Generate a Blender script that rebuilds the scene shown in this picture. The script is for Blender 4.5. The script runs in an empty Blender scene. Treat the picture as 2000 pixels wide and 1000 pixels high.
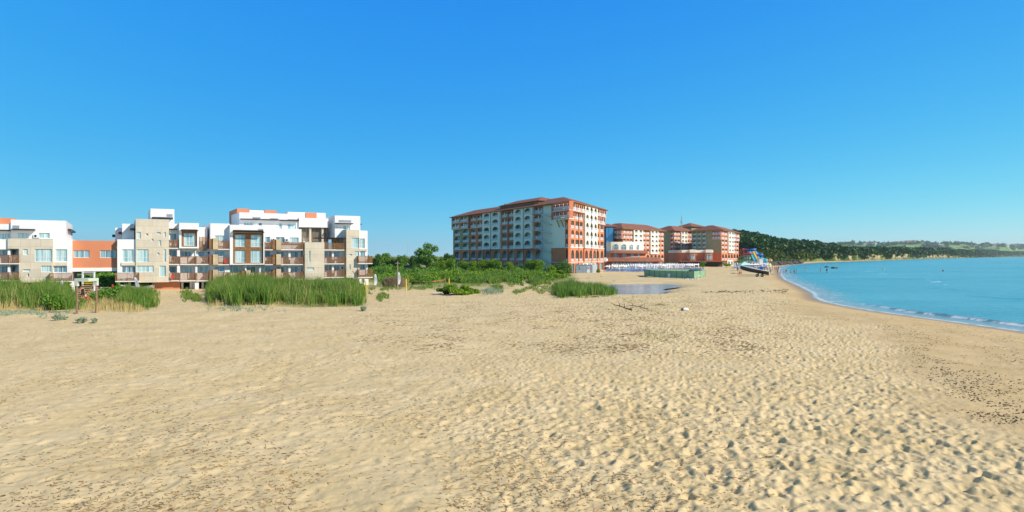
import bpy, bmesh, math, random
import numpy as np
from mathutils import Vector
R = math.radians
S = bpy.context.scene
C = S.collection
random.seed(7); rng = np.random.default_rng(7)

# ------------------------------------------------------------------ camera, sky, sun, exposure
CZ, F = 6.0, 1100.0            # eye height (m), focal length in photograph pixels
cd = bpy.data.cameras.new('camera'); cam = bpy.data.objects.new('camera', cd); C.objects.link(cam)
cam.location = (0, 0, CZ); cam.rotation_euler = (R(90), 0, 0)
cd.sensor_width = 36; cd.lens = 36 * F / 2000; cd.clip_start = 0.2; cd.clip_end = 30000
S.camera = cam
SUN_AZ, SUN_EL = R(112), R(34)   # azimuth clockwise from +Y (the view axis)
W = bpy.data.worlds.new('World'); S.world = W; W.use_nodes = True
nt = W.node_tree; nt.nodes.clear()
wo = nt.nodes.new('ShaderNodeOutputWorld'); bg = nt.nodes.new('ShaderNodeBackground')
sk = nt.nodes.new('ShaderNodeTexSky'); sk.sky_type = 'NISHITA'; sk.sun_disc = False
sk.sun_elevation = SUN_EL; sk.sun_rotation = -SUN_AZ; sk.altitude = 0
sk.air_density = 0.7; sk.dust_density = 0.0; sk.ozone_density = 6.0
SKY_STR = 0.12
sp_ = nt.nodes.new('ShaderNodeSeparateColor'); cb_ = nt.nodes.new('ShaderNodeCombineColor'); nt.links.new(sk.outputs[0], sp_.inputs[0])
for ch_, (pw_, gn_) in enumerate(((1.5, .66), (.60, .72), (.08, .76))):      # grade of the visible sky's colour, channel by channel
    p_ = nt.nodes.new('ShaderNodeMath'); p_.operation = 'POWER'; p_.inputs[1].default_value = pw_
    g_ = nt.nodes.new('ShaderNodeMath'); g_.operation = 'MULTIPLY'; g_.inputs[1].default_value = gn_ * SKY_STR ** (pw_ - 1)
    nt.links.new(sp_.outputs[ch_], p_.inputs[0]); nt.links.new(p_.outputs[0], g_.inputs[0]); nt.links.new(g_.outputs[0], cb_.inputs[ch_])
# the deep saturated band near the horizon passes into a warmed, unseen sky overhead that keeps shade less blue
tcw = nt.nodes.new('ShaderNodeTexCoord'); spw = nt.nodes.new('ShaderNodeSeparateXYZ'); nt.links.new(tcw.outputs['Generated'], spw.inputs[0])
mrw = nt.nodes.new('ShaderNodeMapRange'); mrw.inputs[1].default_value = .44; mrw.inputs[2].default_value = .62; nt.links.new(spw.outputs[2], mrw.inputs[0])
mxw = nt.nodes.new('ShaderNodeMix'); mxw.data_type = 'RGBA'; nt.links.new(mrw.outputs[0], mxw.inputs[0]); nt.links.new(cb_.outputs[0], mxw.inputs[6])
mnw = nt.nodes.new('ShaderNodeMix'); mnw.data_type = 'RGBA'; mnw.blend_type = 'MULTIPLY'; mnw.inputs[0].default_value = 1; mnw.inputs[7].default_value = (1.9, 1.35, 1.0, 1)
nt.links.new(sk.outputs[0], mnw.inputs[6]); nt.links.new(mnw.outputs[2], mxw.inputs[7]); nt.links.new(mxw.outputs[2], bg.inputs[0])
bg.inputs[1].default_value = SKY_STR
nt.links.new(bg.outputs[0], wo.inputs[0])
sl = bpy.data.lights.new('sun', 'SUN'); sl.energy = 4.7; sl.angle = R(0.5); sl.color = (1, 0.89, 0.74)
so = bpy.data.objects.new('sun', sl); C.objects.link(so)
sdir = Vector((math.sin(SUN_AZ) * math.cos(SUN_EL), math.cos(SUN_AZ) * math.cos(SUN_EL), math.sin(SUN_EL)))
so.rotation_euler = sdir.to_track_quat('Z', 'Y').to_euler(); so.location = (60, -30, 60)
S.view_settings.view_transform = 'Standard'; S.view_settings.look = 'None'
S.view_settings.exposure = 0.3; S.view_settings.gamma = 1
S.cycles.max_bounces = 6; S.cycles.volume_bounces = 0; S.cycles.transparent_max_bounces = 6

# ------------------------------------------------------------------ helpers
def P(px, py, z=0.0):
    D = (CZ - z) * F / (py - 500.0); return ((px - 1000.0) / F * D, D, z)
def PD(px, D, z=0.0): return ((px - 1000.0) / F * D, D, z)
def zat(py, D): return CZ + (500.0 - py) * D / F

def tagp(o, label=None, cat=None, group=None, kind=None):
    if label: o['label'] = label
    if cat: o['category'] = cat
    if group: o['group'] = group
    if kind: o['kind'] = kind
    return o
def thing(name, label, cat, loc=(0, 0, 0), group=None, rz=0):
    o = bpy.data.objects.new(name, None); C.objects.link(o); o.empty_display_size = .5
    o.location = loc; o.rotation_euler = (0, 0, rz)
    return tagp(o, label, cat, group)
def wloc(p):
    v = Vector((0, 0, 0))
    while p is not None: v += p.location; p = p.parent
    return v
def npmesh(name, V, Fc, mat, parent=None, smooth=False, world=False, mats=None, mi=None):
    """V (n,3) array, Fc (m,k) array of equal sided faces"""
    V = np.asarray(V, dtype=np.float32); Fc = np.asarray(Fc, dtype=np.int32)
    if parent is not None and world: V = V - np.array(wloc(parent), dtype=np.float32)
    me = bpy.data.meshes.new(name); k = Fc.shape[1]
    me.vertices.add(len(V)); me.vertices.foreach_set('co', V.ravel())
    me.loops.add(Fc.size); me.loops.foreach_set('vertex_index', Fc.ravel())
    me.polygons.add(len(Fc)); me.polygons.foreach_set('loop_start', np.arange(0, Fc.size, k, dtype=np.int32))
    me.polygons.foreach_set('loop_total', np.full(len(Fc), k, dtype=np.int32))
    if smooth: me.polygons.foreach_set('use_smooth', np.ones(len(Fc), dtype=bool))
    me.update(calc_edges=True)
    for m in ([mat] if mats is None else mats): me.materials.append(m)
    if mi is not None: me.polygons.foreach_set('material_index', np.asarray(mi, dtype=np.int32))
    o = bpy.data.objects.new(name, me); C.objects.link(o)
    if parent is not None: o.parent = parent
    return o
class MB:
    def __init__(s): s.v = []; s.f = []; s.m = []
    def poly(s, pts, m=0):
        n = len(s.v); s.v += [tuple(p) for p in pts]; s.f.append(tuple(range(n, n + len(pts)))); s.m.append(m)
    def hexa(s, c, m=0):   # 8 corners: bottom 4 (ccw), top 4
        n = len(s.v); s.v += [tuple(p) for p in c]
        for q in ((3, 2, 1, 0), (4, 5, 6, 7), (0, 1, 5, 4), (1, 2, 6, 5), (2, 3, 7, 6), (3, 0, 4, 7)):
            s.f.append(tuple(n + i for i in q)); s.m.append(m)
    def box(s, x0, y0, z0, x1, y1, z1, m=0):
        s.hexa([(x0, y0, z0), (x1, y0, z0), (x1, y1, z0), (x0, y1, z0), (x0, y0, z1), (x1, y0, z1), (x1, y1, z1), (x0, y1, z1)], m)
    def tube(s, a, b, r0, r1=None, n=8, m=0, caps=True):
        r1 = r0 if r1 is None else r1
        a = Vector(a); b = Vector(b); d = (b - a).normalized()
        e = d.orthogonal().normalized(); g = d.cross(e); k = len(s.v)
        for c, r in ((a, r0), (b, r1)):
            for i in range(n):
                t = 2 * math.pi * i / n; s.v.append(tuple(c + e * math.cos(t) * r + g * math.sin(t) * r))
        for i in range(n):
            j = (i + 1) % n; s.f.append((k + i, k + j, k + n + j, k + n + i)); s.m.append(m)
        if caps:
            s.f.append(tuple(k + n - 1 - i for i in range(n))); s.m.append(m)
            s.f.append(tuple(k + n + i for i in range(n))); s.m.append(m)
    def path(s, pts, r, n=8, m=0):
        for i in range(len(pts) - 1):
            s.tube(pts[i], pts[i + 1], r if not isinstance(r, (list, tuple)) else r[i], r if not isinstance(r, (list, tuple)) else r[i + 1], n, m)
    def build(s, name, mats, parent=None, world=True, smooth=False):
        if not isinstance(mats, (list, tuple)): mats = [mats]
        off = wloc(parent) if (parent is not None and world) else Vector((0, 0, 0))
        me = bpy.data.meshes.new(name)
        me.from_pydata([(v[0] - off.x, v[1] - off.y, v[2] - off.z) for v in s.v], [], s.f)
        for m in mats: me.materials.append(m)
        me.polygons.foreach_set('material_index', s.m)
        if smooth: me.polygons.foreach_set('use_smooth', [True] * len(s.f))
        me.update()
        o = bpy.data.objects.new(name, me); C.objects.link(o)
        if parent is not None: o.parent = parent
        return o
def dup(root, loc, rz=0, label=None, group=None, scale=None, swap=None):
    def cp(o, par):
        c = o.copy(); C.objects.link(c); c.parent = par
        if swap and o.name.split('.')[0] in swap and o.type == 'MESH':
            c.material_slots[0].link = 'OBJECT'; c.material_slots[0].material = swap[o.name.split('.')[0]]
        for ch in list(o.children): cp(ch, c)
        return c
    r = cp(root, None); r.location = loc; r.rotation_euler = (r.rotation_euler[0], r.rotation_euler[1], rz)
    if scale is not None: r.scale = (scale,) * 3
    if label: r['label'] = label
    if group: r['group'] = group
    return r

# ---- numpy noise
def h2(i, j, s):
    h = (i.astype(np.int64) * 374761393 + j.astype(np.int64) * 668265263 + s * 982451653) & 0xffffffff
    h = ((h ^ (h >> 13)) * 1274126177) & 0xffffffff
    return ((h ^ (h >> 16)) & 0xffffff) / float(0xffffff)
def vn(x, y, s=0):
    i = np.floor(x); j = np.floor(y); u = x - i; v = y - j
    u = u * u * (3 - 2 * u); v = v * v * (3 - 2 * v)
    i = i.astype(np.int64); j = j.astype(np.int64)
    return (h2(i, j, s) * (1 - u) + h2(i + 1, j, s) * u) * (1 - v) + (h2(i, j + 1, s) * (1 - u) + h2(i + 1, j + 1, s) * u) * v
def fbm(x, y, s=0, o=4):
    r = 0; a = .5; t = 0
    for k in range(o):
        r = r + a * vn(x * 2 ** k, y * 2 ** k, s + k * 17); t += a; a *= .5
    return r / t
def ss(a, b, x):
    t = np.clip((x - a) / (b - a), 0, 1); return t * t * (3 - 2 * t)

# ------------------------------------------------------------------ materials
def mat(name, col, rough=.8, var=.12, scale=2.0, bump=0.0, bscale=None, spec=.3, metal=0.0, detail=4, streak=0.0):
    m = bpy.data.materials.new(name); m.use_nodes = True; t = m.node_tree; b = t.nodes['Principled BSDF']
    b.inputs['Roughness'].default_value = rough; b.inputs['Specular IOR Level'].default_value = spec
    b.inputs['Metallic'].default_value = metal
    tc = t.nodes.new('ShaderNodeTexCoord'); n = t.nodes.new('ShaderNodeTexNoise')
    n.inputs['Scale'].default_value = scale; n.inputs['Detail'].default_value = detail
    t.links.new(tc.outputs['Object'], n.inputs['Vector'])
    cr = t.nodes.new('ShaderNodeValToRGB'); cr.color_ramp.elements[0].position = .3; cr.color_ramp.elements[1].position = .7
    cr.color_ramp.elements[0].color = tuple(c * (1 - var) for c in col) + (1,)
    cr.color_ramp.elements[1].color = tuple(min(1, c * (1 + var * .6)) for c in col) + (1,)
    t.links.new(n.outputs[0], cr.inputs[0]); out = cr.outputs[0]
    if streak:   # rain streaks: vertically stretched noise
        mp = t.nodes.new('ShaderNodeMapping'); mp.inputs['Scale'].default_value = (1.6, 1.6, .12)
        t.links.new(tc.outputs['Object'], mp.inputs[0]); n3 = t.nodes.new('ShaderNodeTexNoise'); n3.inputs['Scale'].default_value = 1.0
        n3.inputs['Detail'].default_value = 5; t.links.new(mp.outputs[0], n3.inputs['Vector'])
        r3 = t.nodes.new('ShaderNodeMapRange'); r3.inputs[1].default_value = .5; r3.inputs[2].default_value = .8; r3.inputs[3].default_value = 0; r3.inputs[4].default_value = streak
        t.links.new(n3.outputs[0], r3.inputs[0]); mx = t.nodes.new('ShaderNodeMix'); mx.data_type = 'RGBA'
        t.links.new(r3.outputs[0], mx.inputs[0]); t.links.new(out, mx.inputs[6]); mx.inputs[7].default_value = tuple(c * .55 for c in col) + (1,)
        out = mx.outputs[2]
    t.links.new(out, b.inputs['Base Color'])
    if bump:
        n2 = t.nodes.new('ShaderNodeTexNoise'); n2.inputs['Scale'].default_value = bscale or scale * 6; n2.inputs['Detail'].default_value = 5
        t.links.new(tc.outputs['Object'], n2.inputs['Vector'])
        bp = t.nodes.new('ShaderNodeBump'); bp.inputs['Strength'].default_value = min(1, bump); bp.inputs['Distance'].default_value = bump * .1
        t.links.new(n2.outputs[0], bp.inputs['Height']); t.links.new(bp.outputs[0], b.inputs['Normal'])
    return m
def leafmat(name, cols, rough=.55, scale=.25, trans=.25):
    m = bpy.data.materials.new(name); m.use_nodes = True; t = m.node_tree; b = t.nodes['Principled BSDF']
    g = t.nodes.new('ShaderNodeNewGeometry'); tc = t.nodes.new('ShaderNodeTexCoord'); n = t.nodes.new('ShaderNodeTexNoise')
    n.inputs['Scale'].default_value = scale; n.inputs['Detail'].default_value = 3; t.links.new(tc.outputs['Object'], n.inputs['Vector'])
    a = t.nodes.new('ShaderNodeMath'); a.operation = 'MULTIPLY_ADD'; a.inputs[1].default_value = .5; a.inputs[2].default_value = 0
    t.links.new(g.outputs['Random Per Island'], a.inputs[0])
    c = t.nodes.new('ShaderNodeMath'); c.operation = 'MULTIPLY_ADD'; c.inputs[1].default_value = 1.3
    t.links.new(n.outputs[0], c.inputs[0]); t.links.new(a.outputs[0], c.inputs[2])
    d = t.nodes.new('ShaderNodeMath'); d.operation = 'SUBTRACT'; d.inputs[1].default_value = .4; t.links.new(c.outputs[0], d.inputs[0])
    cr = t.nodes.new('ShaderNodeValToRGB'); e = cr.color_ramp.elements
    e[0].position = 0; e[0].color = cols[0] + (1,); e[1].position = 1; e[1].color = cols[-1] + (1,)
    for i in range(1, len(cols) - 1):
        q = e.new(i / (len(cols) - 1)); q.color = cols[i] + (1,)
    t.links.new(d.outputs[0], cr.inputs[0]); t.links.new(cr.outputs[0], b.inputs['Base Color'])
    b.inputs['Roughness'].default_value = rough; b.inputs['Specular IOR Level'].default_value = .25
    if trans:
        tr = t.nodes.new('ShaderNodeBsdfTranslucent'); t.links.new(cr.outputs[0], tr.inputs[0])
        ms = t.nodes.new('ShaderNodeMixShader'); ms.inputs[0].default_value = trans
        o = t.nodes['Material Output']; t.links.new(b.outputs[0], ms.inputs[1]); t.links.new(tr.outputs[0], ms.inputs[2]); t.links.new(ms.outputs[0], o.inputs[0])
    return m
def panelmat(name, col, ang, pw=2.2, ph=1.1, joint=.025, jc=.45, var=.1):
    """cladding panels with thin joints laid out in the wall's own plane"""
    m = mat(name, col, .75, var, .5, streak=.25); t = m.node_tree; b = t.nodes['Principled BSDF']
    src = b.inputs['Base Color'].links[0].from_socket
    tc = t.nodes.new('ShaderNodeTexCoord'); mp = t.nodes.new('ShaderNodeMapping'); mp.inputs['Rotation'].default_value = (0, 0, -ang)
    t.links.new(tc.outputs['Object'], mp.inputs[0]); sp = t.nodes.new('ShaderNodeSeparateXYZ'); t.links.new(mp.outputs[0], sp.inputs[0])
    cb = t.nodes.new('ShaderNodeCombineXYZ'); t.links.new(sp.outputs[0], cb.inputs[0]); t.links.new(sp.outputs[2], cb.inputs[1])
    br = t.nodes.new('ShaderNodeTexBrick'); br.inputs['Scale'].default_value = 1; br.inputs['Brick Width'].default_value = pw; br.inputs['Row Height'].default_value = ph
    br.inputs['Mortar Size'].default_value = joint; br.inputs['Mortar Smooth'].default_value = .1; br.inputs['Bias'].default_value = 0
    br.inputs['Color1'].default_value = (1, 1, 1, 1); br.inputs['Color2'].default_value = (.9, .9, .92, 1); br.inputs['Mortar'].default_value = (jc, jc, jc, 1)
    t.links.new(cb.outputs[0], br.inputs['Vector'])
    mx = t.nodes.new('ShaderNodeMix'); mx.data_type = 'RGBA'; mx.blend_type = 'MULTIPLY'; mx.inputs[0].default_value = 1
    t.links.new(src, mx.inputs[6]); t.links.new(br.outputs[0], mx.inputs[7]); t.links.new(mx.outputs[2], b.inputs['Base Color'])
    return m
def glassmat(name, c1, c2, scale=2.2, rough=.08):
    """window glass; curtains and any light-blue reflection are put into its colour"""
    m = bpy.data.materials.new(name); m.use_nodes = True; t = m.node_tree; b = t.nodes['Principled BSDF']
    tc = t.nodes.new('ShaderNodeTexCoord'); mp = t.nodes.new('ShaderNodeMapping'); mp.inputs['Scale'].default_value = (1, 1, .05)
    t.links.new(tc.outputs['Object'], mp.inputs[0]); n = t.nodes.new('ShaderNodeTexNoise'); n.inputs['Scale'].default_value = scale; n.inputs['Detail'].default_value = 2
    t.links.new(mp.outputs[0], n.inputs['Vector']); cr = t.nodes.new('ShaderNodeValToRGB')
    cr.color_ramp.elements[0].position = .4; cr.color_ramp.elements[1].position = .56
    cr.color_ramp.elements[0].color = c1 + (1,); cr.color_ramp.elements[1].color = c2 + (1,)
    t.links.new(n.outputs[0], cr.inputs[0]); t.links.new(cr.outputs[0], b.inputs['Base Color'])
    b.inputs['Roughness'].default_value = rough; b.inputs['Specular IOR Level'].default_value = .8
    b.inputs['Coat Weight'].default_value = .5; b.inputs['Coat Roughness'].default_value = .03
    return m
def tilemat(name, col):
    m = mat(name, col, .8, .22, .6, streak=0); t = m.node_tree; b = t.nodes['Principled BSDF']
    tc = t.nodes.new('ShaderNodeTexCoord'); w = t.nodes.new('ShaderNodeTexWave'); w.bands_direction = 'Z'; w.inputs['Scale'].default_value = 1.6; w.inputs['Distortion'].default_value = .6
    t.links.new(tc.outputs['Object'], w.inputs[0]); bp = t.nodes.new('ShaderNodeBump'); bp.inputs['Strength'].default_value = .6; bp.inputs['Distance'].default_value = .1
    t.links.new(w.outputs[0], bp.inputs['Height']); t.links.new(bp.outputs[0], b.inputs['Normal'])
    return m
M = {}
APA = math.atan2(1, 2.1)
M['white'] = mat('white_render', (.80, .80, .79), .7, .05, .5, streak=.12)
M['cream'] = mat('cream_render', (.86, .81, .67), .8, .06, .3, streak=.15)
M['taupe'] = panelmat('taupe_panels', (.66, .59, .46), APA, 2.6, 1.25, .018, .55)
M['orange'] = mat('terracotta_render', (.62, .235, .12), .8, .08, .4, streak=.12)
M['brick'] = mat('brick_red_shaded', (.60, .205, .105), .85, .1, .4, streak=.2)  # darker, redder terracotta: shade of the hotels' left faces put into colour; also podium
M['olive'] = mat('olive_render', (.34, .30, .17), .85, .1, .4, streak=.2)
M['brown'] = panelmat('brown_boards', (.38, .155, .07), APA, 3, .16, .02, .55, .25)
M['timber'] = panelmat('pale_timber', (.66, .52, .33), APA, 4, .2, .02, .6, .2)
M['rail'] = mat('stained_wood', (.27, .135, .055), .7, .3, 3, streak=.3)
M['screen'] = mat('weathered_wood_screen', (.25, .20, .14), .8, .25, 2, streak=.3)
M['dark'] = mat('dark_metal', (.035, .03, .03), .5, .1)
M['shade'] = mat('dark_brown_and_shade', (.10, .085, .075), .9, .2)  # dark tone painted for undercroft shade; also the stair tower's brown
M['grey'] = mat('grey_paint', (.30, .36, .40), .6, .08, .5, streak=.25)
M['frame'] = mat('white_frame', (.72, .76, .76), .4, .04)
M['glass'] = glassmat('curtain_and_reflection_glass', (.22, .40, .44), (.50, .66, .66))  # bluish bands stand for curtains plus painted sky reflection
M['glassd'] = glassmat('blue_glass', (.05, .12, .17), (.25, .42, .5), 1.6)
M['glassw'] = glassmat('white_curtain_glass', (.30, .36, .38), (.72, .74, .72), 1.4)
M['glasst'] = glassmat('tower_glass', (.03, .14, .32), (.06, .28, .55), .8)
M['roof'] = tilemat('brown_red_tiles', (.27, .11, .07))
M['metal'] = mat('galvanised', (.5, .52, .54), .45, .1, metal=.4)
M['bal'] = mat('white_balustrade', (.80, .80, .80), .6, .04)
M['concrete'] = mat('concrete', (.46, .44, .40), .9, .15, .8, .3)
M['trunk'] = mat('bark', (.12, .085, .055), .95, .3, 4, .6)
M['wood'] = mat('grey_driftwood', (.34, .27, .20), .9, .3, 5, .4)
M['post'] = mat('weathered_post', (.26, .16, .11), .9, .35, 6, .3)
M['yellow'] = mat('yellow_paint', (.80, .55, .04), .5, .1)
M['red'] = mat('red_paint', (.62, .04, .03), .5, .1)
M['blue'] = mat('blue_mesh_fabric', (.20, .38, .82), .6, .12)
M['canvas'] = mat('white_canvas', (.82, .82, .84), .85, .05, 2)
M['greenf'] = mat('green_net', (.22, .37, .23), .8, .12, .6, streak=.15)
M['black'] = mat('black_hull', (.03, .03, .033), .35, .1, spec=.5)
M['leafA'] = leafmat('leaf_mid_green', [(.055, .14, .02), (.13, .28, .032), (.25, .42, .05)])
M['leafB'] = leafmat('leaf_bright_green', [(.09, .19, .014), (.18, .33, .02), (.32, .45, .035)])
M['leafC'] = leafmat('leaf_dark_green', [(.04, .10, .02), (.07, .16, .03), (.13, .24, .035)])
M['reed'] = leafmat('reed_green', [(.04, .11, .014), (.09, .20, .022), (.19, .30, .045), (.34, .36, .11)], scale=.35)
M['reed2'] = leafmat('grass_green', [(.08, .15, .025), (.16, .26, .04), (.28, .32, .09)], scale=.08)
M['dry'] = leafmat('dry_grass', [(.30, .26, .10), (.52, .42, .17), (.70, .58, .28)], scale=.3)
M['silver'] = leafmat('silver_green_leaf', [(.18, .26, .17), (.32, .40, .27), (.46, .52, .38)], scale=1)
M['forest'] = leafmat('forest_leaf', [(.018, .068, .024), (.036, .105, .03), (.075, .165, .038)], scale=.03, trans=.1)
M['thatch'] = leafmat('dry_reed_bundle', [(.20, .15, .09), (.36, .27, .16), (.52, .42, .28)], scale=2)
M['skin'] = mat('skin', (.50, .25, .15), .6, .1)
M['hair'] = mat('dark_hair', (.04, .025, .015), .7, .1)

# ------------------------------------------------------------------ ground, sea, pond
SEA = -0.4
def SP(px, py): return P(px, py, SEA)[:2]
shore = [(41, -400), (41, 20)] + [SP(*q) for q in ((2000, 648), (1900, 634), (1800, 620.5), (1700, 606.5), (1645, 597), (1605, 588), (1590, 580), (1588, 573), (1562, 559),
         (1532, 546), (1524, 536), (1521, 528), (1522, 522.5), (1530, 519.5), (1568, 515.2), (1600, 513), (1700, 509.4), (1765, 507), (1840, 504.8), (1920, 502.8), (1990, 501.7))] + [(9000, 6500)]
shore = np.array(shore)
def shore_dist(x, y):
    """signed distance to the waterline, + over the land (left / inland)"""
    best = np.full(x.shape, 1e12); sgn = np.ones(x.shape)
    for i in range(len(shore) - 1):
        a = shore[i]; b = shore[i + 1]; d = b - a; L2 = d @ d
        t = np.clip(((x - a[0]) * d[0] + (y - a[1]) * d[1]) / L2, 0, 1)
        qx = x - a[0] - t * d[0]; qy = y - a[1] - t * d[1]; dd = qx * qx + qy * qy
        cr = d[0] * (y - a[1]) - d[1] * (x - a[0])
        m = dd < best; best = np.where(m, dd, best); sgn = np.where(m, np.sign(cr), sgn)
    return np.sqrt(best) * sgn
pond = np.array([P(px, py, -.35)[:2] for px, py in ((1150, 566), (1205, 556), (1290, 555), (1318, 557), (1322, 561), (1290, 565), (1305, 569), (1270, 574), (1205, 575), (1150, 575))])
def poly_sd(x, y, pl):
    best = np.full(x.shape, 1e12); ins = np.zeros(x.shape, bool)
    for i in range(len(pl)):
        a = pl[i]; b = pl[(i + 1) % len(pl)]; d = b - a
        t = np.clip(((x - a[0]) * d[0] + (y - a[1]) * d[1]) / (d @ d), 0, 1)
        best = np.minimum(best, (x - a[0] - t * d[0]) ** 2 + (y - a[1] - t * d[1]) ** 2)
        c = ((a[1] > y) != (b[1] > y)) & (x < (b[0] - a[0]) * (y - a[1]) / (b[1] - a[1] + 1e-9) + a[0]); ins ^= c
    return np.where(ins, -1, 1) * np.sqrt(best)
def ground_base(x, y, sd=None, pdst=None):
    x = np.asarray(x, float); y = np.asarray(y, float)
    if sd is None: sd = shore_dist(x, y)
    if pdst is None: pdst = poly_sd(x, y, pond)
    z = (fbm(x / 9, y / 9, 3, 3) - .5) * .35 + (fbm(x / 2.2, y / 2.2, 9, 2) - .5) * .10
    z = z * ss(0, 14, sd)
    k = ss(-3.4, 8, sd); z = z + (SEA - .12) * (1 - k) + np.minimum(sd, 0) * .05
    pk = 1 - ss(-1.5, 5, pdst); z = z * (1 - pk) + (-.75) * pk
    return z
def gz(x, y): return float(ground_base(np.array([x]), np.array([y]))[0])
def GP(px, py):
    x, y, _ = P(px, py); z = gz(x, y)
    x, y, _ = P(px, py, z); return (x, y, gz(x, y))

def dents(x, y, cs, s, elong=1.7, depth=1.0, ang0=.6, prob=.9):
    r = np.zeros(x.shape); i0 = np.floor(x / cs).astype(np.int64); j0 = np.floor(y / cs).astype(np.int64)
    for di in (-1, 0, 1):
        for dj in (-1, 0, 1):
            i = i0 + di; j = j0 + dj
            cx = (i + h2(i, j, s)) * cs; cy = (j + h2(i, j, s + 1)) * cs
            a = ang0 + (h2(i, j, s + 2) - .5) * 2.2; q = cs * (.28 + .2 * h2(i, j, s + 3))
            dx = x - cx; dy = y - cy
            u = (dx * np.cos(a) + dy * np.sin(a)) / (q * elong); v = (-dx * np.sin(a) + dy * np.cos(a)) / q
            rr = u * u + v * v; dp = (.35 + .65 * h2(i, j, s + 4)) * (h2(i, j, s + 5) < prob)
            q1 = np.sqrt(rr) + .22 * np.sin(3 * np.arctan2(v, u) + 6 * h2(i, j, s + 6)); r += -dp * (1 - ss(.45, 1.2, q1)) * (1 + .25 * u) + dp * .38 * np.exp(-(q1 - 1.45) ** 2 * 8)
    return r * depth

def fan(pxs, Ds):
    X = np.outer(Ds, (pxs - 1000) / F); Y = np.repeat(Ds[:, None], len(pxs), 1); return X, Y
def grid_faces(nr, nc):
    i = np.arange(nr - 1)[:, None] * nc + np.arange(nc - 1)[None]; i = i.ravel()
    return np.stack([i, i + 1, i + nc + 1, i + nc], 1)

pxs = np.concatenate([np.arange(-3500, -60, 40), np.arange(-60, 2060, 1.55), np.arange(2060, 5500, 40)])
rows = np.concatenate([[1900, 1700, 1500, 1350, 1250, 1150, 1080, 1040], np.arange(1015, 640, -1.05), np.arange(640, 520, -.7), np.arange(520, 503, -.5), [502.4, 501.8, 501.4, 501.1, 500.8]])
Ds = CZ * F / (rows - 500)
X, Y = fan(pxs, Ds)
sd = shore_dist(X, Y); pdst = poly_sd(X, Y, pond)
Z = ground_base(X, Y, sd, pdst)
ang = X / Y
near = 1 - ss(80, 150, Y)
lim = np.where(Y < 60, np.clip(13 + (44 - Y) * .5, 12.5, 24), np.clip(13 - (Y - 60) * .4, 4, 13)) + (fbm(X / 4, Y / 4, 51, 2) - .5) * 5
firm = 1 - ss(-1.2, 2.5, sd - lim)
right = ss(-.45, .55, ang + (fbm(X / 10, Y / 10, 77, 2) - .5) * .7)
amp = (.16 + .84 * right) * (1 - firm * .9) * near * ss(0, 3, sd) * ss(0, 2, pdst)
wf_ = ss(19, 33, Y + (fbm(X / 3, Y / 3, 44, 2) - .5) * 12); wf = np.sqrt(wf_); wn = np.sqrt(1 - wf_)
Z += amp * (dents(X, Y, .56, 11, 1.45, .074, prob=.8) * wn + dents(X, Y, .34, 31, 1.35, .03) * wn + dents(X, Y, .37, 131, 1.4, .052, prob=.8) * wf + (fbm(X / .45, Y / .45, 5, 5) - .5) * .06)
Z += firm * near * ss(1.5, 4, sd) * (dents(X, Y, .8, 41, 1.4, .018, prob=.35) + (fbm(X / 1.2, Y / 1.2, 6, 2) - .5) * .03)
Z += (1 - right) * near * ss(3, 8, sd) * ((fbm(X / 1.1, Y / .5, 15, 4) - .5) * .085 + dents(X, Y, .7, 61, 1.6, .03, prob=.6))
ground = npmesh('sand_ground', np.stack([X.ravel(), Y.ravel(), Z.ravel()], 1), grid_faces(*X.shape), None, smooth=True, mats=[])
tagp(ground, kind='structure')
# zones: where plants have turned the ground to green-brown soil, where the tide wets it
pxv = 1000 + X / Y * F; pyv = 500 + CZ * F / Y
n1 = fbm(X / 6, Y / 6, 21, 3)
def zone(x0, x1, y0, y1, e=18):
    return ss(x0 - e, x0 + e, pxv) * (1 - ss(x1 - e, x1 + e, pxv)) * ss(y0 - 3, y0 + 2, pyv) * (1 - ss(y1 - 2, y1 + 4, pyv + (n1 - .5) * 10))
veg = zone(-3500, 1085, 500, 549) + zone(720, 950, 540, 560) * .6 + zone(-400, 300, 560, 600, 12) * .8 + zone(405, 712, 555, 597, 10) * .9 + zone(1080, 1200, 552, 580, 8) * .8 \
    + zone(1080, 1480, 500, 514, 5) * .6 + zone(740, 1000, 545, 565) * .35 + zone(1060, 1120, 530, 548, 12) * .8
veg = np.clip(veg * (.55 + n1), 0, 1) * (1 - zone(318, 350, 560, 640, 8)) * ss(8, 20, sd)
wet = (1 - ss(.3, 3.2 + 1.5 * (fbm(X / 5, Y / 5, 8, 2) - .5), sd)) + .8 * (1 - ss(.2, 2.2, pdst))
band = np.exp(-((sd - lim * .93) / 1.3) ** 2) * near * ss(.45, .6, fbm(X / 1.0, Y / 1.0, 71, 3)) * 1.0
for nm, arr in (('veg', veg), ('wet', np.clip(wet, 0, 1)), ('firm', np.clip(firm, 0, 1))):
    at = ground.data.attributes.new(nm, 'FLOAT', 'POINT'); at.data.foreach_set('value', arr.ravel().astype(np.float32))
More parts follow.
